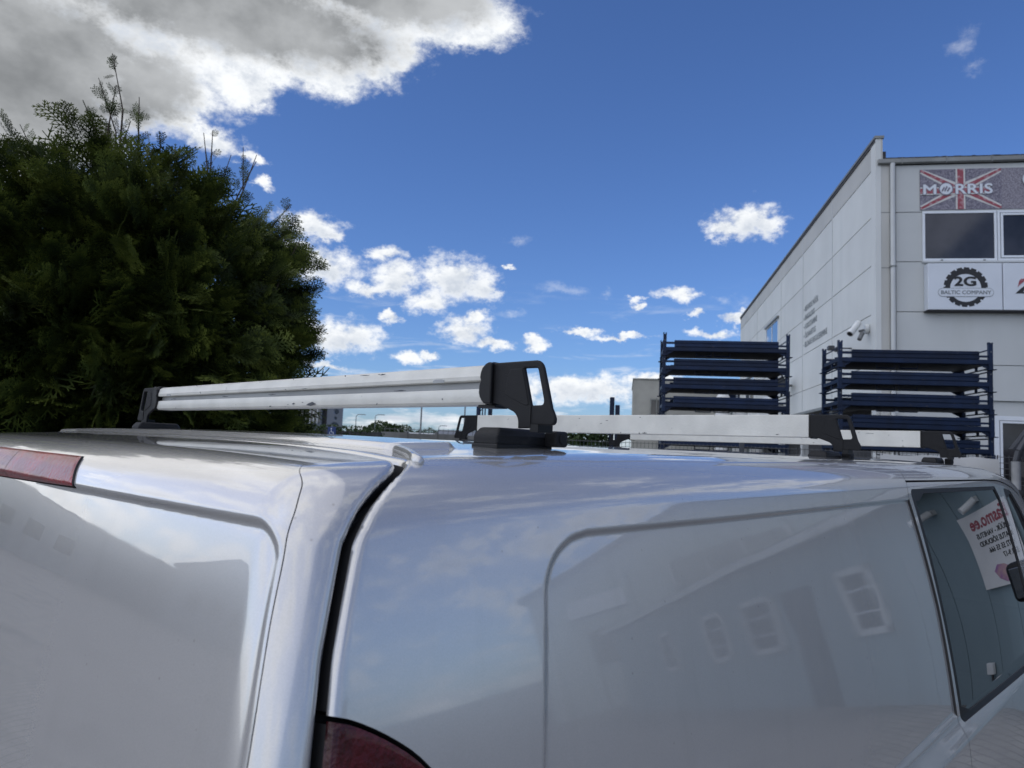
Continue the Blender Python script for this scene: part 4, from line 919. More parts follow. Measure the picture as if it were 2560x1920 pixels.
def v_grad(P, e=2e-4):
    g = np.stack([v_f(P+np.eye(3)[i]*e)-v_f(P-np.eye(3)[i]*e) for i in range(3)], -1)
    return g/np.maximum(np.linalg.norm(g, axis=-1, keepdims=True), 1e-9)
def v_root(O, D):
    lo = np.zeros(O.shape[:-1]); hi = np.full(O.shape[:-1], 2.2)
    for _ in range(26):
        m = (lo+hi)/2; ins = v_f(O+m[..., None]*D) < 0
        lo = np.where(ins, m, lo); hi = np.where(ins, hi, m)
    return O+((lo+hi)/2)[..., None]*D
def span(a, b, step): return np.linspace(a, b, max(2, int(round(abs(b-a)/step))+1))[:-1]
def sdf_poly(px, py, poly, rad=0.0):
    poly = np.array(poly, float); n = len(poly); d = np.full(px.shape, 1e9); ins = np.zeros(px.shape, bool)
    for i in range(n):
        a = poly[i]; b = poly[(i+1) % n]; e = b-a; wx = px-a[0]; wy = py-a[1]
        t = np.clip((wx*e[0]+wy*e[1])/(e@e), 0, 1); d = np.minimum(d, np.hypot(wx-t*e[0], wy-t*e[1]))
        c = ((a[1] > py) != (b[1] > py)) & (px < (b[0]-a[0])*(py-a[1])/(b[1]-a[1]+1e-12)+a[0]); ins ^= c
    return np.where(ins, -d, d)-rad
def sbox(px, py, x0, x1, y0, y1, r):
    qx = np.abs(px-(x0+x1)/2)-(x1-x0)/2+r; qy = np.abs(py-(y0+y1)/2)-(y1-y0)/2+r
    return np.hypot(np.maximum(qx, 0), np.maximum(qy, 0))+np.minimum(np.maximum(qx, qy), 0)-r
def sst(x, a, b): t = np.clip((x-a)/(b-a), 0, 1); return t*t*(3-2*t)
GAPW = .0095
def smooth_curve(xs, ys, lo, hi, n=1600, w=.012):
    g = np.linspace(lo, hi, n); v = np.interp(g, xs, ys); k = max(1, int(w/(g[1]-g[0]))); pad = np.concatenate([np.full(k, v[0])+(np.arange(-k, 0))*(v[1]-v[0]), v, np.full(k, v[-1])+(np.arange(1, k+1))*(v[-1]-v[-2])])
    for _ in range(3):
        c = np.cumsum(np.concatenate([[0], pad])); m_ = (c[2*(k//2)+1:]-c[:-(2*(k//2)+1)])/(2*(k//2)+1); pad = np.concatenate([pad[:k//2], m_, pad[len(pad)-k//2:]])
    return g, pad[k:k+n]
GAPC = smooth_curve([-.02, -.004, .004, .021, .031, .053, .078, .121, .161, .225, .6, 1.7], [.50, .475, .460, .418, .387, .354, .335, .321, .309, .297, .235, .16], -.02, 1.7)
SEAMC = smooth_curve([-.02, 0, .018, .031, .055, .09, .135, .194, .226, .6, 1.7], YC-np.array([.655, .63, .585, .537, .519, .510, .502, .490, .484, .44, .40]), -.02, 1.7)
def s_gap(P): return P[:, 0]-np.interp(-P[:, 2], *GAPC)
def s_seam(P): return np.abs(P[:, 1]-YC)-np.interp(-P[:, 2], *SEAMC)
def x_s2(z): return np.interp(-z, [0, .005, .039, .074, .3, .536, 1.0, 1.7], [1.84, 1.832, 1.794, 1.775, 1.797, 1.795, 1.80, 1.80])
def x_pil(z): return np.interp(-z, [0, .043, .13, .312, .55, 1.7], [2.775, 2.778, 2.783, 2.809, 2.84, 2.9])
def z_dt(x): return np.minimum(np.interp(x, [1.79, 2.6, 2.79, 2.9, 3.03, 3.15], [-.039, -.039, -.0415, -.050, -.068, -.10]), -.075-(x-3.05)*.85+.04)
BRAKE = [(.945, -.066), (.985, -.0325), (1.625, -.0325), (1.665, -.066), (1.305, -.072)]
TAIL = [(.12, -.17), (.306, -.199), (.347, -.219), (.389, -.25), (.415, -.30), (.42, -.42), (.40, -.62), (.12, -.64)]
def chaikin(p, n=3):
    for _ in range(n): p = [q for a, b in zip(p, p[1:]+p[:1]) for q in ((a[0]*.75+b[0]*.25, a[1]*.75+b[1]*.25), (a[0]*.25+b[0]*.75, a[1]*.25+b[1]*.75))]
    return p
TAIL = chaikin([(.05, -.165), (.22, -.185), (.306, -.198), (.347, -.218), (.389, -.249), (.419, -.295), (.430, -.36), (.425, -.46), (.39, -.62), (.20, -.66), (.05, -.62)], 2)
GA = [(1.818, -.074), (2.70, -.076), (2.725, -.105), (2.79, -.545), (1.835, -.522)]
GB = [(2.862, -.084), (2.96, -.094), (3.05, -.15), (3.42, -.50), (3.40, -.54), (2.93, -.53)]
def disp(P):
    x, y, z = P[:, 0], P[:, 1], P[:, 2]; hh = np.abs(y-YC); d = np.zeros(len(P))
    sg = s_gap(P)
    rear = sg < 0
    # edge rounding at the rear shut line
    r = .0075; q = np.clip(np.abs(sg)-GAPW/2, 0, r); d -= np.where(q < r, r-np.sqrt(np.maximum(r*r-(r-q)**2, 0)), 0)*.8
    # pressed panels
    sr = sbox(hh-np.interp(-z, *SEAMC)+np.interp(.085, *SEAMC), z, -.9, .7915, -.78, -.0625, .030)
    d -= np.where(rear, sst(-sr, 0, .007)*.0062, 0)
    zt_ = np.interp(x, [.5, .588, .627, .913, 1.593, 1.8], [-.091, -.089, -.0835, -.082, -.0765, -.076])
    ss = sbox(x-.20*(z+.14)*(x < 1), z-zt_, .546, 2.6, -.445, 0, .052)
    side = (hh > .6) & ~rear & (x < x_s2(z))
    d -= np.where(side, sst(-ss, 0, .0065)*.0045, 0)
    # roof edge crease
    yc_ = np.interp(x, [.45, .57, .715, 1.018, 1.33, 1.83, 2.4, 3.0], [.556, .547, .538, .537, .542, .535, .545, .57])
    d += np.where((z > -.04) & ~rear, .0011*np.exp(-((hh-(YC-yc_))/.0022)**2)-.0009*sst((YC-yc_)-hh, .0, .006)*sst(.13-((YC-yc_)-hh), 0, .08), 0)
    # shoulder line
    d += np.where((hh > .55) & ~rear, .016*sst(-z, .525, .57)*sst(x, .5, .9), 0)
    # raised strip across the rear of the roof
    d += np.where((z > -.05) & (hh < .7) & ~rear, .0075*sst(-sbox(x, hh, .492, .60, -.7, .648, .02), -.001, .009), 0)
    # lamp cut-outs
    d += np.where(rear, .001*sst(-sdf_poly(y, z, BRAKE), 0, .004), 0)
    d += np.where(~rear & (hh > .6), .0005*sst(-sdf_poly(x, z, TAIL), 0, .004), 0)
    return d
class Patch:
    def __init__(s, P, Q, T=None, E=None): s.P = P; s.Q = Q; s.T = np.zeros((0, 3), int) if T is None else T; s.E = E or []
    def cut(s, v):            # keep v < 0
        P = s.P; n = len(P); ins = v < 0
        new = {}; NP = []; tris = []; edges = []
        def cr(i, j):
            k = (i, j) if i < j else (j, i)
            if k not in new:
                t = v[i]/(v[i]-v[j]); NP.append(P[i]+t*(P[j]-P[i])); new[k] = n+len(NP)-1
            return new[k]
        def clip(face):
            out = []; m = len(face); cut_pts = []
            for a in range(m):
                i, j = face[a], face[(a+1) % m]
                if ins[i]: out.append(i)
                if ins[i] != ins[j]:
                    c = cr(i, j); out.append(c); cut_pts.append((c, ins[i]))
            for a in range(1, len(out)-1): tris.append((out[0], out[a], out[a+1]))
            if len(cut_pts) == 2:
                ex_ = [c for c, o_ in cut_pts if o_][0]; en = [c for c, o_ in cut_pts if not o_][0]; edges.append((ex_, en))
        qs = ins[s.Q].sum(1) if len(s.Q) else np.zeros(0, int); ts = ins[s.T].sum(1) if len(s.T) else np.zeros(0, int)
        for f in s.Q[(qs > 0) & (qs < 4)].tolist(): clip(f)
        for f in s.T[(ts > 0) & (ts < 3)].tolist(): clip(f)
        PP = np.vstack([P, np.array(NP)]) if NP else P
        T = s.T[ts == 3]; T = np.vstack([T, np.array(tris)]) if tris else T
        E = [e for e in s.E if ins[e[0]] and ins[e[1]]]+edges
        return Patch(PP, s.Q[qs == 4], T, E).compact()
    def compact(s):
        used = np.zeros(len(s.P), bool); used[s.Q.ravel()] = True; used[s.T.ravel().astype(int)] = True
        for a, b in s.E: used[a] = True; used[b] = True
        idx = np.cumsum(used)-1
        return Patch(s.P[used], idx[s.Q], idx[s.T.astype(int)], [(int(idx[a]), int(idx[b])) for a, b in s.E])
    def build(s, name, m, parent, depth=.02, off=0.0, flange_mat=None, extra=None):
        P = s.P; N = v_grad(P); V = P+N*(disp(P)+off)[:, None] if extra is None else P+N*(disp(P)+off+extra(P))[:, None]
        V = V-VO
        Q = s.Q; T = s.T
        # remove degenerate quads
        if len(Q):
            a = V[Q]; ar = np.linalg.norm(np.cross(a[:, 2]-a[:, 0], a[:, 3]-a[:, 1]), axis=1); Q = Q[ar > 1e-10]
        nb = len(V); FQ = []
        if s.E and depth:
            ids = sorted({i for e in s.E for i in e}); mp = {i: k for k, i in enumerate(ids)}
            top = V[ids]; bot = top-N[ids]*depth; V = np.vstack([V, top, bot]); k = len(ids)
            FQ = [(nb+mp[b], nb+mp[a], nb+k+mp[a], nb+k+mp[b]) for a, b in s.E]
        me = bpy.data.meshes.new(name)
        Qa = np.vstack([Q, np.array(FQ)]) if FQ else Q
        me.vertices.add(len(V)); me.vertices.foreach_set('co', V.astype(np.float32).ravel())
        loops = np.concatenate([Qa.ravel(), T.ravel()]).astype(np.int32)
        me.loops.add(len(loops)); me.loops.foreach_set('vertex_index', loops)
        st = np.concatenate([np.arange(len(Qa))*4, len(Qa)*4+np.arange(len(T))*3]).astype(np.int32)
        me.polygons.add(len(st)); me.polygons.foreach_set('loop_start', st); me.update(calc_edges=True)
        me.materials.append(M_[m]); me.materials.append(M_[flange_mat or 'flange_shade'])
        mi = np.zeros(len(st), np.int32); mi[len(Q):len(Qa)] = 1; me.polygons.foreach_set('material_index', mi); me.validate()
        me.polygons.foreach_set('use_smooth', np.ones(len(me.polygons), bool))
        o = bpy.data.objects.new(name, me); COL.objects.link(o); o.parent = parent
        return o
VO = np.array([2.2, YC, -1.9])
van = thing('van', 'silver panel van with ladder bars on its roof, parked with its rear corner towards us', 'van', EX*2.2+EY*YC, VAN_RZ)
def sweep(m, pts, r, n=14):
    pts = np.array(pts); t = np.linspace(0, len(pts)-1, 30); C = np.stack([np.interp(t, np.arange(len(pts)), pts[:, k]) for k in range(3)], 1)
    for _ in range(3): C[1:-1] = (C[:-2]+2*C[1:-1]+C[2:])/4
    V = []; N_ = len(C)
    for i in range(N_):
        d = C[min(i+1, N_-1)]-C[max(i-1, 0)]; d /= np.linalg.norm(d); a = np.cross(d, (0, 0, 1)); a /= np.linalg.norm(a); b = np.cross(a, d)
        e = min(i, N_-1-i); rr = r*min(1, math.sqrt(1-(1-min(e, 4)/4)**2)+.05)
        for k in range(n): q = 2*math.pi*k/n; V.append(tuple(C[i]+a*math.cos(q)*rr+b*math.sin(q)*rr))
    F_ = [(i*n+k, i*n+(k+1) % n, (i+1)*n+(k+1) % n, (i+1)*n+k) for i in range(N_-1) for k in range(n)]+[tuple(range(n)), tuple(range((N_-1)*n, N_*n))]
    m.add(V, F_)
def build_van():
    x0, xf, y1, y2, zo = .75, 3.0, .85, 1.76, -.2
    O = []; A = []
    def sec(o, a): O.extend(o); A.extend(a)
    xs = np.concatenate([span(x0, 1.25, .0035), span(1.25, xf, .0065)])
    sec([(x, y1) for x in xs], [(0, -1)]*len(xs))
    th = np.linspace(0, math.pi/2, 60)[:-1]; sec([(xf, y1)]*len(th), [(math.sin(t), -math.cos(t)) for t in th])
    ysec = span(y1, y2, .03); sec([(xf, y) for y in ysec], [(1, 0)]*len(ysec))
    th = np.linspace(0, math.pi/2, 24)[:-1]; sec([(xf, y2)]*len(th), [(math.cos(t), math.sin(t)) for t in th])
    xl = span(xf, x0, .014); sec([(x, y2) for x in xl], [(0, 1)]*len(xl))
    th = np.linspace(0, math.pi/2, 110)[:-1]; sec([(x0, y2)]*len(th), [(-math.sin(t), math.cos(t)) for t in th])
    yr = span(y2, y1, .0042); sec([(x0, y) for y in yr], [(-1, 0)]*len(yr))
    th = np.linspace(0, math.pi/2, 290)[:-1]; sec([(x0, y1)]*len(th), [(-math.cos(t), -math.sin(t)) for t in th])
    O = np.array(O); A = np.array(A); nu = len(O)
    ph = np.radians(np.concatenate([span(.02, 40, 2), span(40, 53, .7), span(53, 66, .22), span(66, 80, .24), span(80, 90, .42)]))
    zl = np.concatenate([span(-.2, -.5, .0036), span(-.5, -.66, .0042), span(-.66, -1.66, .04), [-1.66]])
    S = np.concatenate([np.sin(ph), np.ones(len(zl))]); Cc = np.concatenate([np.cos(ph), np.zeros(len(zl))])
    Z = np.concatenate([np.full(len(ph), zo), zl]); nv = len(S)
    OO = np.zeros((nu, nv, 3)); OO[..., :2] = O[:, None, :]; OO[..., 2] = Z[None, :]
    DD = np.zeros((nu, nv, 3)); DD[..., :2] = A[:, None, :]*S[None, :, None]; DD[..., 2] = Cc[None, :]
    P = v_root(OO, DD).reshape(-1, 3)
    iu = np.arange(nu)[:, None]; iv = np.arange(nv-1)[None, :]; ju = (iu+1) % nu
    Q = np.stack([iu*nv+iv, iu*nv+iv+1, ju*nv+iv+1, ju*nv+iv], -1).reshape(-1, 4)
    shell = Patch(P, Q)
    sg = s_gap(P)
    door = shell.cut(sg+GAPW/2); body = shell.cut(-(s_gap(P)-GAPW/2))
    # rear door: centre panel, frame band, brake lamp
    panel = door.cut(s_seam(door.P)+.0004); band = door.cut(-(s_seam(door.P)-.0004))
    bl = lambda p: sdf_poly(p.P[:, 1], p.P[:, 2], BRAKE)
    lamp = panel.cut(bl(panel)+.0008); panel = panel.cut(-(bl(panel)-.0006))
    cs = lambda p, side: (p.P[:, 1]-1.2445) if side < 0 else -(p.P[:, 1]-1.2465)
    dp = panel
    rd = dp.build('rear_door', 'paint', van, .006, flange_mat='paint')
    for sgn in (-1, 1): band.cut(sgn*(band.P[:, 1]-YC)).build('door_frame', 'paint', rd, .03)
    for sd_ in (-1, 1): lamp.cut(cs(lamp, sd_)).build('brake_light', 'red_lens', rd, .01, off=.0022)
    # body
    rearq = body.cut(body.P[:, 0]-x_s2(body.P[:, 2])+.0011); fr = body.cut(-(body.P[:, 0]-x_s2(body.P[:, 2])-.0011))
    tl = lambda p: np.where(np.abs(p.P[:, 1]-YC) > .4, sdf_poly(p.P[:, 0], p.P[:, 2], TAIL), 1)
    lens = rearq.cut(tl(rearq)+.0015); rearq = rearq.cut(-(tl(rearq)-.0022))
    bs = rearq.build('body_side', 'paint', van, .03)
    for sgn in (-1, 1):
        l1 = lens.cut(sgn*(lens.P[:, 1]-YC)); l1.build('tail_light', 'dark_lens', van, .02, off=.001)
    # cab: doors, windows
    hh = lambda p: np.abs(p.P[:, 1]-YC)
    dz = lambda p: p.P[:, 2]-z_dt(p.P[:, 0])
    notdoor = lambda p: np.minimum(dz(p), 0)*0+np.where(hh(p) > .42, dz(p), .5)
    lower = lambda p: -1.60-p.P[:, 2]
    dfield = lambda p: np.maximum(np.where(hh(p) > .42, dz(p), .5), np.maximum(lower(p), p.P[:, 0]-3.72))
    doors = fr.cut(dfield(fr)+.0022); roof_front = fr.cut(-(dfield(fr)-.0022))
    roof_front.build('cab_shell', 'paint', van, .02)
    pf = lambda p: p.P[:, 0]-x_pil(p.P[:, 2])
    dA = doors.cut(pf(doors)+.0009); dB = doors.cut(-(pf(doors)-.0009))
    for d_, poly, nm in ((dA, GA, 'side_door'), (dB, GB, 'front_door')):
        for sgn in (1, -1):
            dd = d_.cut(sgn*(d_.P[:, 1]-YC))
            gf = lambda p: sdf_poly(p.P[:, 0], p.P[:, 2], poly, .012)
            skin = dd.cut(-(gf(dd)-.006)); rest = dd.cut(gf(dd)-.006)
            so = skin.build(nm, 'paint', van, .015)
            inner = lambda p: gf(p)+.004+.016*np.clip((poly[0][0]+.085-p.P[:, 0])/.05, 0, 1)
            seal = rest.cut(-inner(rest)); gl = rest.cut(inner(rest))
            seal.build('window_seal', 'black_rubber', so, .01, off=-.0015)
            gl.build('window_glass', 'glass', so, 0, off=-.004)
    # roof centre
    xs = np.concatenate([span(x0, 3.0, .03), [3.0]]); ys_ = np.concatenate([span(y1, y2, .03), [y2]])
    X, Y = np.meshgrid(xs, ys_, indexing='ij'); OO = np.stack([X, Y, np.full_like(X, zo)], -1)
    P = v_root(OO, np.broadcast_to(np.array([0, 0, 1.]), OO.shape)).reshape(-1, 3); ny = len(ys_)
    i = np.arange(len(xs)-1)[:, None]; j = np.arange(ny-1)[None, :]
    Q = np.stack([i*ny+j, (i+1)*ny+j, (i+1)*ny+j+1, i*ny+j+1], -1).reshape(-1, 4)
    Patch(P, Q).build('roof', 'paint', van, 0)
    # inner closing skin, dark, just inside every shut line
    OO = np.zeros((nu//6+1, 40, 3)); DD = np.zeros_like(OO)
    sel = np.linspace(0, nu-1, nu//6+1).astype(int); vs = np.linspace(0, nv-1, 40).astype(int)
    OO[..., :2] = O[sel][:, None]; OO[..., 2] = Z[vs][None]; DD[..., :2] = A[sel][:, None]*S[vs][None, :, None]; DD[..., 2] = Cc[vs][None]
    P = v_root(OO, DD).reshape(-1, 3); P = P-v_grad(P)*.026
    keep = P[:, 0].reshape(len(sel), 40)
    n1 = len(sel); iu = np.arange(n1)[:, None]; iv = np.arange(39)[None]; ju = (iu+1) % n1
    Q = np.stack([iu*40+iv, iu*40+iv+1, ju*40+iv+1, ju*40+iv], -1).reshape(-1, 4)
    cx = P[Q].mean(1); Q = Q[(cx[:, 0] < 1.72) | ((cx[:, 2] < -.60))]
    obj('inner_shell', P-VO, Q, 'dark_inside', van)
    mb = MB().box(1.70, 1.72, .62, 1.99, -1.6, -.06); mb.V = [tuple(np.array(v)-VO) for v in mb.V]; mb.build('bulkhead', 'dark_inside', van)
    for yy in (.95, 1.66):
        m1 = MB().box(1.95, 2.08, yy-.23, yy+.23, -1.1, -.42).box(2.0, 2.5, yy-.24, yy+.24, -1.15, -1.0); m1.V = [tuple(np.array(v)-VO) for v in m1.V]
        s1 = m1.build('seat', 'dark_inside', van, bevel=.05)
        m2 = MB().box(1.97, 2.06, yy-.13, yy+.13, -.39, -.2); m2.V = [tuple(np.array(v)-VO) for v in m2.V]; m2.build('headrest', 'dark_inside', s1, bevel=.03)
    # gutter end piece beside the top of the rear door
    m = MB()
    pts = [(.494, .652, -.006), (.480, .622, -.006), (.462, .585, -.009), (.446, .556, -.015), (.441, .542, -.0205)]
    def rt(p):
        q = np.array([[p[0], p[1], -.2]]); h = v_root(q, np.array([[0, 0, 1.]])); return h[0]
    P0 = [rt(p)+np.array([0, 0, .0015]) for p in pts]
    sweep(m, [p-VO for p in P0], .006); m.build('gutter_end', 'paint', van, smooth=True)
    # bonnet, wheels, mirrors: the far end of the van
    m = MB().box(3.25, 4.35, .47, 2.14, -1.62, -.80); m.V = [tuple(np.array(v)-VO) for v in m.V]; m.build('bonnet', 'paint', van, bevel=.12, seg=5)
    for wx in (.98, 3.62):
        for wy, s_ in ((.50, 1), (2.11, -1)):
            m = MB().bar((wx, wy-.1, -1.58), (wx, wy+.1, -1.58), .32, 32); m.V = [tuple(np.array(v)-VO) for v in m.V]
            t = m.build('wheel', 'tyre', van, bevel=.02)
            m = MB().bar((wx, wy-.108, -1.58), (wx, wy+.108, -1.58), .20, 24); m.V = [tuple(np.array(v)-VO) for v in m.V]; m.build('rim', 'steel_grey', t, bevel=.01)
    for sgn in (-1, 1):
        yf = lambda y: YC+sgn*(YC-y)
        ym = sorted((yf(.24), yf(.43)))
        m = MB().box(3.66, 3.78, ym[0], ym[1], -.50, -.33); m.V = [tuple(np.array(v)-VO) for v in m.V]
        mo = m.build('door_mirror', 'black_plastic', van, bevel=.03, seg=4)
        m = MB().box(3.653, 3.662, ym[0]+.018, ym[1]-.018, -.48, -.35); m.V = [tuple(np.array(v)-VO) for v in m.V]; m.build('mirror_glass', 'sky_glass', mo, bevel=.003)
        ya = sorted((yf(.42), yf(.50)))
        m = MB().box(3.69, 3.75, ya[0], ya[1], -.52, -.46); m.V = [tuple(np.array(v)-VO) for v in m.V]; m.build('mirror_arm', 'black_plastic', mo, bevel=.01)
build_van()

# ------------------------------------------------------------------ roof bars (each lies on the van roof)
FOOT = [(0.7009,.1109),(.6597,.1109),(.6218,.1107),(.6170,.1098),(.6131,.1078),(.6100,.1045),(.608,.1005),(.5998,.0741),(.5923,.0487),(.5875,.0400),(.5858,.0350),(.5862,.0305),(.5885,.0278),(.5930,.0268),(.6305,.0279),(.6303,.0231),(.653,.0228),(.6536,.0326),(.6553,.0372),(.6590,.0418),(.6628,.0445),(.677,.050),(.689,.0539),(.6975,.0561),(.7050,.0560),(.7070,.0600),(.7075,.1060),(.7050,.1105)]
FOOT = [(a+(.0045 if a < .626 and b > .0235 else 0)*min(1, (.634-a)/.02), b) for a, b in FOOT]
HOLE = [(.6461,.1010),(.6445,.1016),(.6240,.1012),(.6222,.1003),(.6206,.0975),(.6100,.0600),(.6098,.0560),(.6112,.0535),(.6145,.0524),(.6300,.0521),(.6318,.0525)]
INSET = [(.6700,.1010),(.6500,.1012),(.6478,.1000),(.6345,.0540),(.6380,.0524),(.6430,.0530),(.6760,.0660),(.6775,.0690),(.6735,.0936)]
def make_foot(parent, mirror, x, zoff, hw):
    g = (lambda y: 2*YC-y) if mirror else (lambda y: y)
    sy = -1 if mirror else 1
    def V(p): return (p[0]+x-VO[0], g(p[1])-VO[1], p[2]-VO[2]+zoff)
    # claw with its grip hole, extruded along the van
    c = bpy.data.curves.new('c', 'CURVE'); c.dimensions = '2D'; c.fill_mode = 'BOTH'; c.extrude = .0010; c.bevel_depth = .0022; c.bevel_resolution = 2; c.bevel_resolution = 2; c.offset = -.0019
    for lp in (FOOT, HOLE):
        sp = c.splines.new('POLY'); sp.points.add(len(lp)-1); sp.use_cyclic_u = True
        for i, p in enumerate(lp): sp.points[i].co = (p[0]*1.0, p[1], 0, 1)
    o0 = bpy.data.objects.new('c', c); COL.objects.link(o0); bpy.context.view_layer.update(); me = bpy.data.meshes.new_from_object(o0)
    bpy.data.objects.remove(o0); bpy.data.curves.remove(c)
    co = np.zeros(len(me.vertices)*3, np.float32); me.vertices.foreach_get('co', co); co = co.reshape(-1, 3)
    W = np.array([V((.0034+q[2], q[0], q[1])) for q in co]); me.vertices.foreach_set('co', W.astype(np.float32).ravel()); me.update()
    if not mirror: me.flip_normals() if False else None
    me.materials.clear(); me.materials.append(M_['black_plastic'])
    foot = bpy.data.objects.new('foot', me); COL.objects.link(foot); foot.parent = parent; autosmooth(foot, .5)
    m = MB(); n = len(INSET)
    m.add([V((-.0008, p[0], p[1])) for p in INSET]+[V((.004, p[0], p[1])) for p in INSET], [tuple(range(n)), tuple(range(2*n-1, n-1, -1))]+[(k, (k+1) % n, n+(k+1) % n, n+k) for k in range(n)])
    m.build('inset_panel', 'black_plastic', foot, bevel=.0008)
    # rubber collar round the bar end
    m = MB(); a = V((-.0045, .712, .0525)); b = V((hw+.0045, .704, .1135))
    m.box(min(a[0], b[0])+.006, max(a[0], b[0]), min(a[1], b[1]), max(a[1], b[1]), a[2], b[2]); m.build('rubber_collar', 'black_rubber', foot, bevel=.004, seg=3)
    CP = [(.7009,.0550),(.7009,.1112),(.7075,.1125),(.7130,.1105),(.7195,.1052),(.7225,.0990),(.7238,.0921),(.7218,.0878),(.7245,.0800),(.7250,.0707),(.7230,.0650),(.7195,.0600),(.7145,.0552)]
    m = MB(); n = len(CP); m.add([V((-.0055, p[0], p[1])) for p in CP]+[V((.006, p[0], p[1])) for p in CP], [tuple(range(n)), tuple(range(2*n-1, n-1, -1))]+[(k, (k+1) % n, n+(k+1) % n, n+k) for k in range(n)])
    if x < 1: m.build('collar_lip', 'black_rubber', foot, bevel=.0022, seg=2)
    m = MB(); a = V((-.0009, .6312, .0290)); b = V((.0005, .6302, .0520)); m.box(a[0], b[0], min(a[1], b[1]), max(a[1], b[1]), a[2], b[2]); m.build('lever_joint', 'black_rubber', foot)
    # stem, pad, bolt cover
    m = MB(); a = V((.001, .632, .018)); b = V((.030, .618, .031)); m.box(a[0], b[0], min(a[1], b[1]), max(a[1], b[1]), a[2], b[2]); m.build('stem', 'black_rubber', foot)
    pad = [(-.034, .7015), (-.034, .6555), (.030, .6555), (.066, .6555), (.072, .664), (.072, .694), (.066, .7015)]
    topz = .0225
    m = MB(); n = len(pad)
    bot = [V((p[0], p[1], -.001)) for p in pad]; mid = [V((p[0]*1.0, p[1], .0125)) for p in pad]
    tp = [V((p[0]*.86+.003, .6785+(p[1]-.6785)*.80, topz)) for p in pad]
    m.add(bot+mid+tp, [tuple(range(n))]+[(k, (k+1) % n, n+(k+1) % n, n+k) for k in range(n)]+[(n+k, n+(k+1) % n, 2*n+(k+1) % n, 2*n+k) for k in range(n)]+[tuple(range(2*n, 3*n))])
    m.build('foot_pad', 'grey_plastic', foot, bevel=.0035, seg=3)
    m = MB(); a = V((-.035, .7028, -.006)); b = V((.073, .6542, .0015)); m.box(a[0], b[0], min(a[1], b[1]), max(a[1], b[1]), a[2], b[2]); m.build('rubber_gasket', 'black_rubber', foot, bevel=.002)
    m = MB(); a = V((.052, .6525, .000)); b = V((.078, .630, .0215)); m.box(a[0], b[0], min(a[1], b[1]), max(a[1], b[1]), a[2], b[2]); m.build('bolt_cover', 'grey_plastic', foot, bevel=.004, seg=3)
    m = MB(); m.bar(V((.065, .6285, .0105)), V((.065, .632, .0105)), .0068, 20); m.build('bolt_cap', 'black_plastic', foot, bevel=.0008)
    return foot
def scuffs(parent, x, zoff, seed, n):
    rr = random.Random(seed)
    for k in range(n):
        y = rr.uniform(.73, 1.85); z = rr.choice([rr.uniform(.058, .064), rr.uniform(.075, .108), rr.uniform(.1, .109)])
        m = MB(); pts = [(x-.0006, y, z)]
        L = rr.choice([rr.uniform(.002, .006), rr.uniform(.004, .012), rr.uniform(.012, .035)]); a = rr.choice([0, 0, rr.uniform(-1.5, 1.5)]); w = rr.uniform(.0004, .0011)
        V = []; Fc = []; cnt = 6
        for i in range(cnt):
            t = i/(cnt-1); yy = y+L*t*math.cos(a)+rr.uniform(-.0006, .0006); zz = z+L*t*math.sin(a)*.7+rr.uniform(-.0006, .0006); ww = w*(.3+math.sin(math.pi*t))*rr.uniform(.5, 1.3)
            zz = min(max(zz, .0575), .1085)
            V += [(x-.0004-VO[0], yy-VO[1], zz-ww-VO[2]+zoff), (x-.0004-VO[0], yy-VO[1], zz+ww-VO[2]+zoff)]
            if i: Fc.append((2*i-2, 2*i-1, 2*i+1, 2*i))
        m.add(V, Fc); yield m
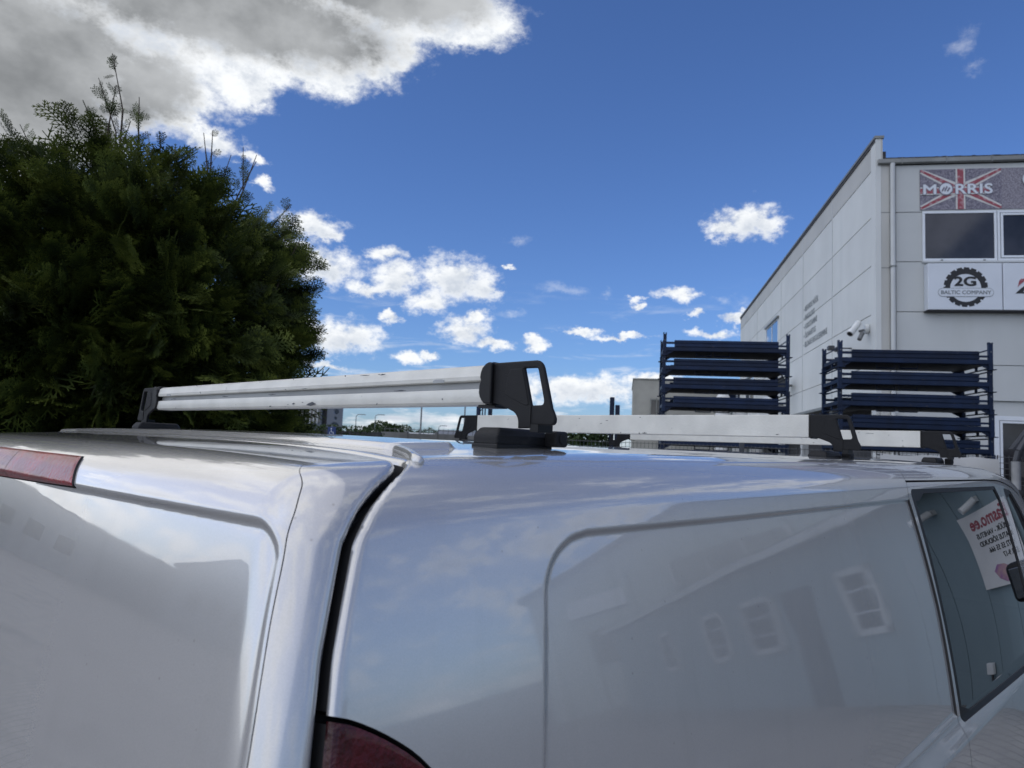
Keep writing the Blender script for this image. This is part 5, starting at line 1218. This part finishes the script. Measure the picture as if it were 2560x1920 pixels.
def make_bar(x, kind, zoff, label):
    rt_ = thing('roof_bar', label, 'roof bar', (0, 0, 0), 0, 'white aluminium roof bars across the van roof')
    rt_.location = van.location; rt_.rotation_euler = van.rotation_euler
    hw = .040
    if kind == 'slot':
        prof = [(.004, .0545), (.0, .0580), (-.0012, .0640), (-.0005, .0735), (.0008, .0762), (.0030, .0765), (.0105, .0765), (.0105, .0872), (.0020, .0872), (-.0006, .0886), (-.0012, .0940), (.0002, .0965), (.0015, .1010), (.0045, .1065), (.0100, .1102), (.018, .1115), (.034, .1110), (.040, .106), (.040, .058), (.036, .0545)]
    else:
        prof = [(.0015, .0550), (0, .0565), (0, .1095), (.0015, .1110), (.0385, .1110), (.040, .1095), (.040, .0565), (.0385, .0550)]
    m = MB(); m.prism([(p[0]+x-VO[0], p[1]-VO[2]+zoff) for p in prof], 'y', (.719 if kind == 'slot' else .7125)-VO[1], 2*YC-(.719 if kind == 'slot' else .7125)-VO[1])
    b = m.build('bar', 'alu', rt_); 
    if kind == 'slot':
        autosmooth(b, .45)
        m = MB().box(x+.0098-VO[0], x+.0104-VO[0], .720-VO[1], 2*YC-.720-VO[1], .0768-VO[2]+zoff, .0869-VO[2]+zoff); m.build('slot_floor', 'alu_slot', b)
        for yy in (.815, 1.82):   # drop-in openings of the slot
            m = MB(); cx = yy
            pl = [(cx-.013, .0872), (cx-.012, .0905), (cx-.008, .0922), (cx+.008, .0922), (cx+.012, .0905), (cx+.013, .0872)]
            m.prism([(p[0]-VO[1], p[1]-VO[2]+zoff) for p in pl], 'x', x-.0016-VO[0], x-.0010-VO[0]); m.build('slot_notch', 'alu_slot', b)
        m = MB(); 
        # torn sealing strip hanging from the lower edge
        y0 = 1.150
        pl = [(y0-.002, .0600), (y0+.014, .0568), (y0+.030, .0585), (y0+.022, .0615), (y0+.010, .0640)]
        m.prism([(p[0]-VO[1], p[1]-VO[2]+zoff) for p in pl], 'x', x-.0025-VO[0], x-.0014-VO[0]); m.build('torn_tape', 'dark_steel', b)
        m = MB().box(x+.004-VO[0], x+.03-VO[0], .70-VO[1], .735-VO[1], .0500-VO[2]+zoff, .0545-VO[2]+zoff); m.build('strip_end', 'black_rubber', b, bevel=.0015)
    allm = MB()
    for q in scuffs(b, x-(.0012 if kind == 'slot' else 0), zoff, int(x*100), 20 if kind == 'slot' else 16): allm.add(q.V, q.F)
    so = obj('scuff_mark', allm.V, allm.F, 'dark_steel', b); tag(so, kind='stuff')
    make_foot(rt_, False, x, zoff, hw); make_foot(rt_, True, x, zoff, hw)
    return rt_
make_bar(.691, 'slot', 0.003, 'nearest white roof bar, with a grey slot along it, at the rear of the roof')
make_bar(1.797, 'plain', .0, 'plain white roof bar in the middle of the van roof')
make_bar(2.755, 'plain', .003, 'plain white roof bar farthest forward, above the side door window')
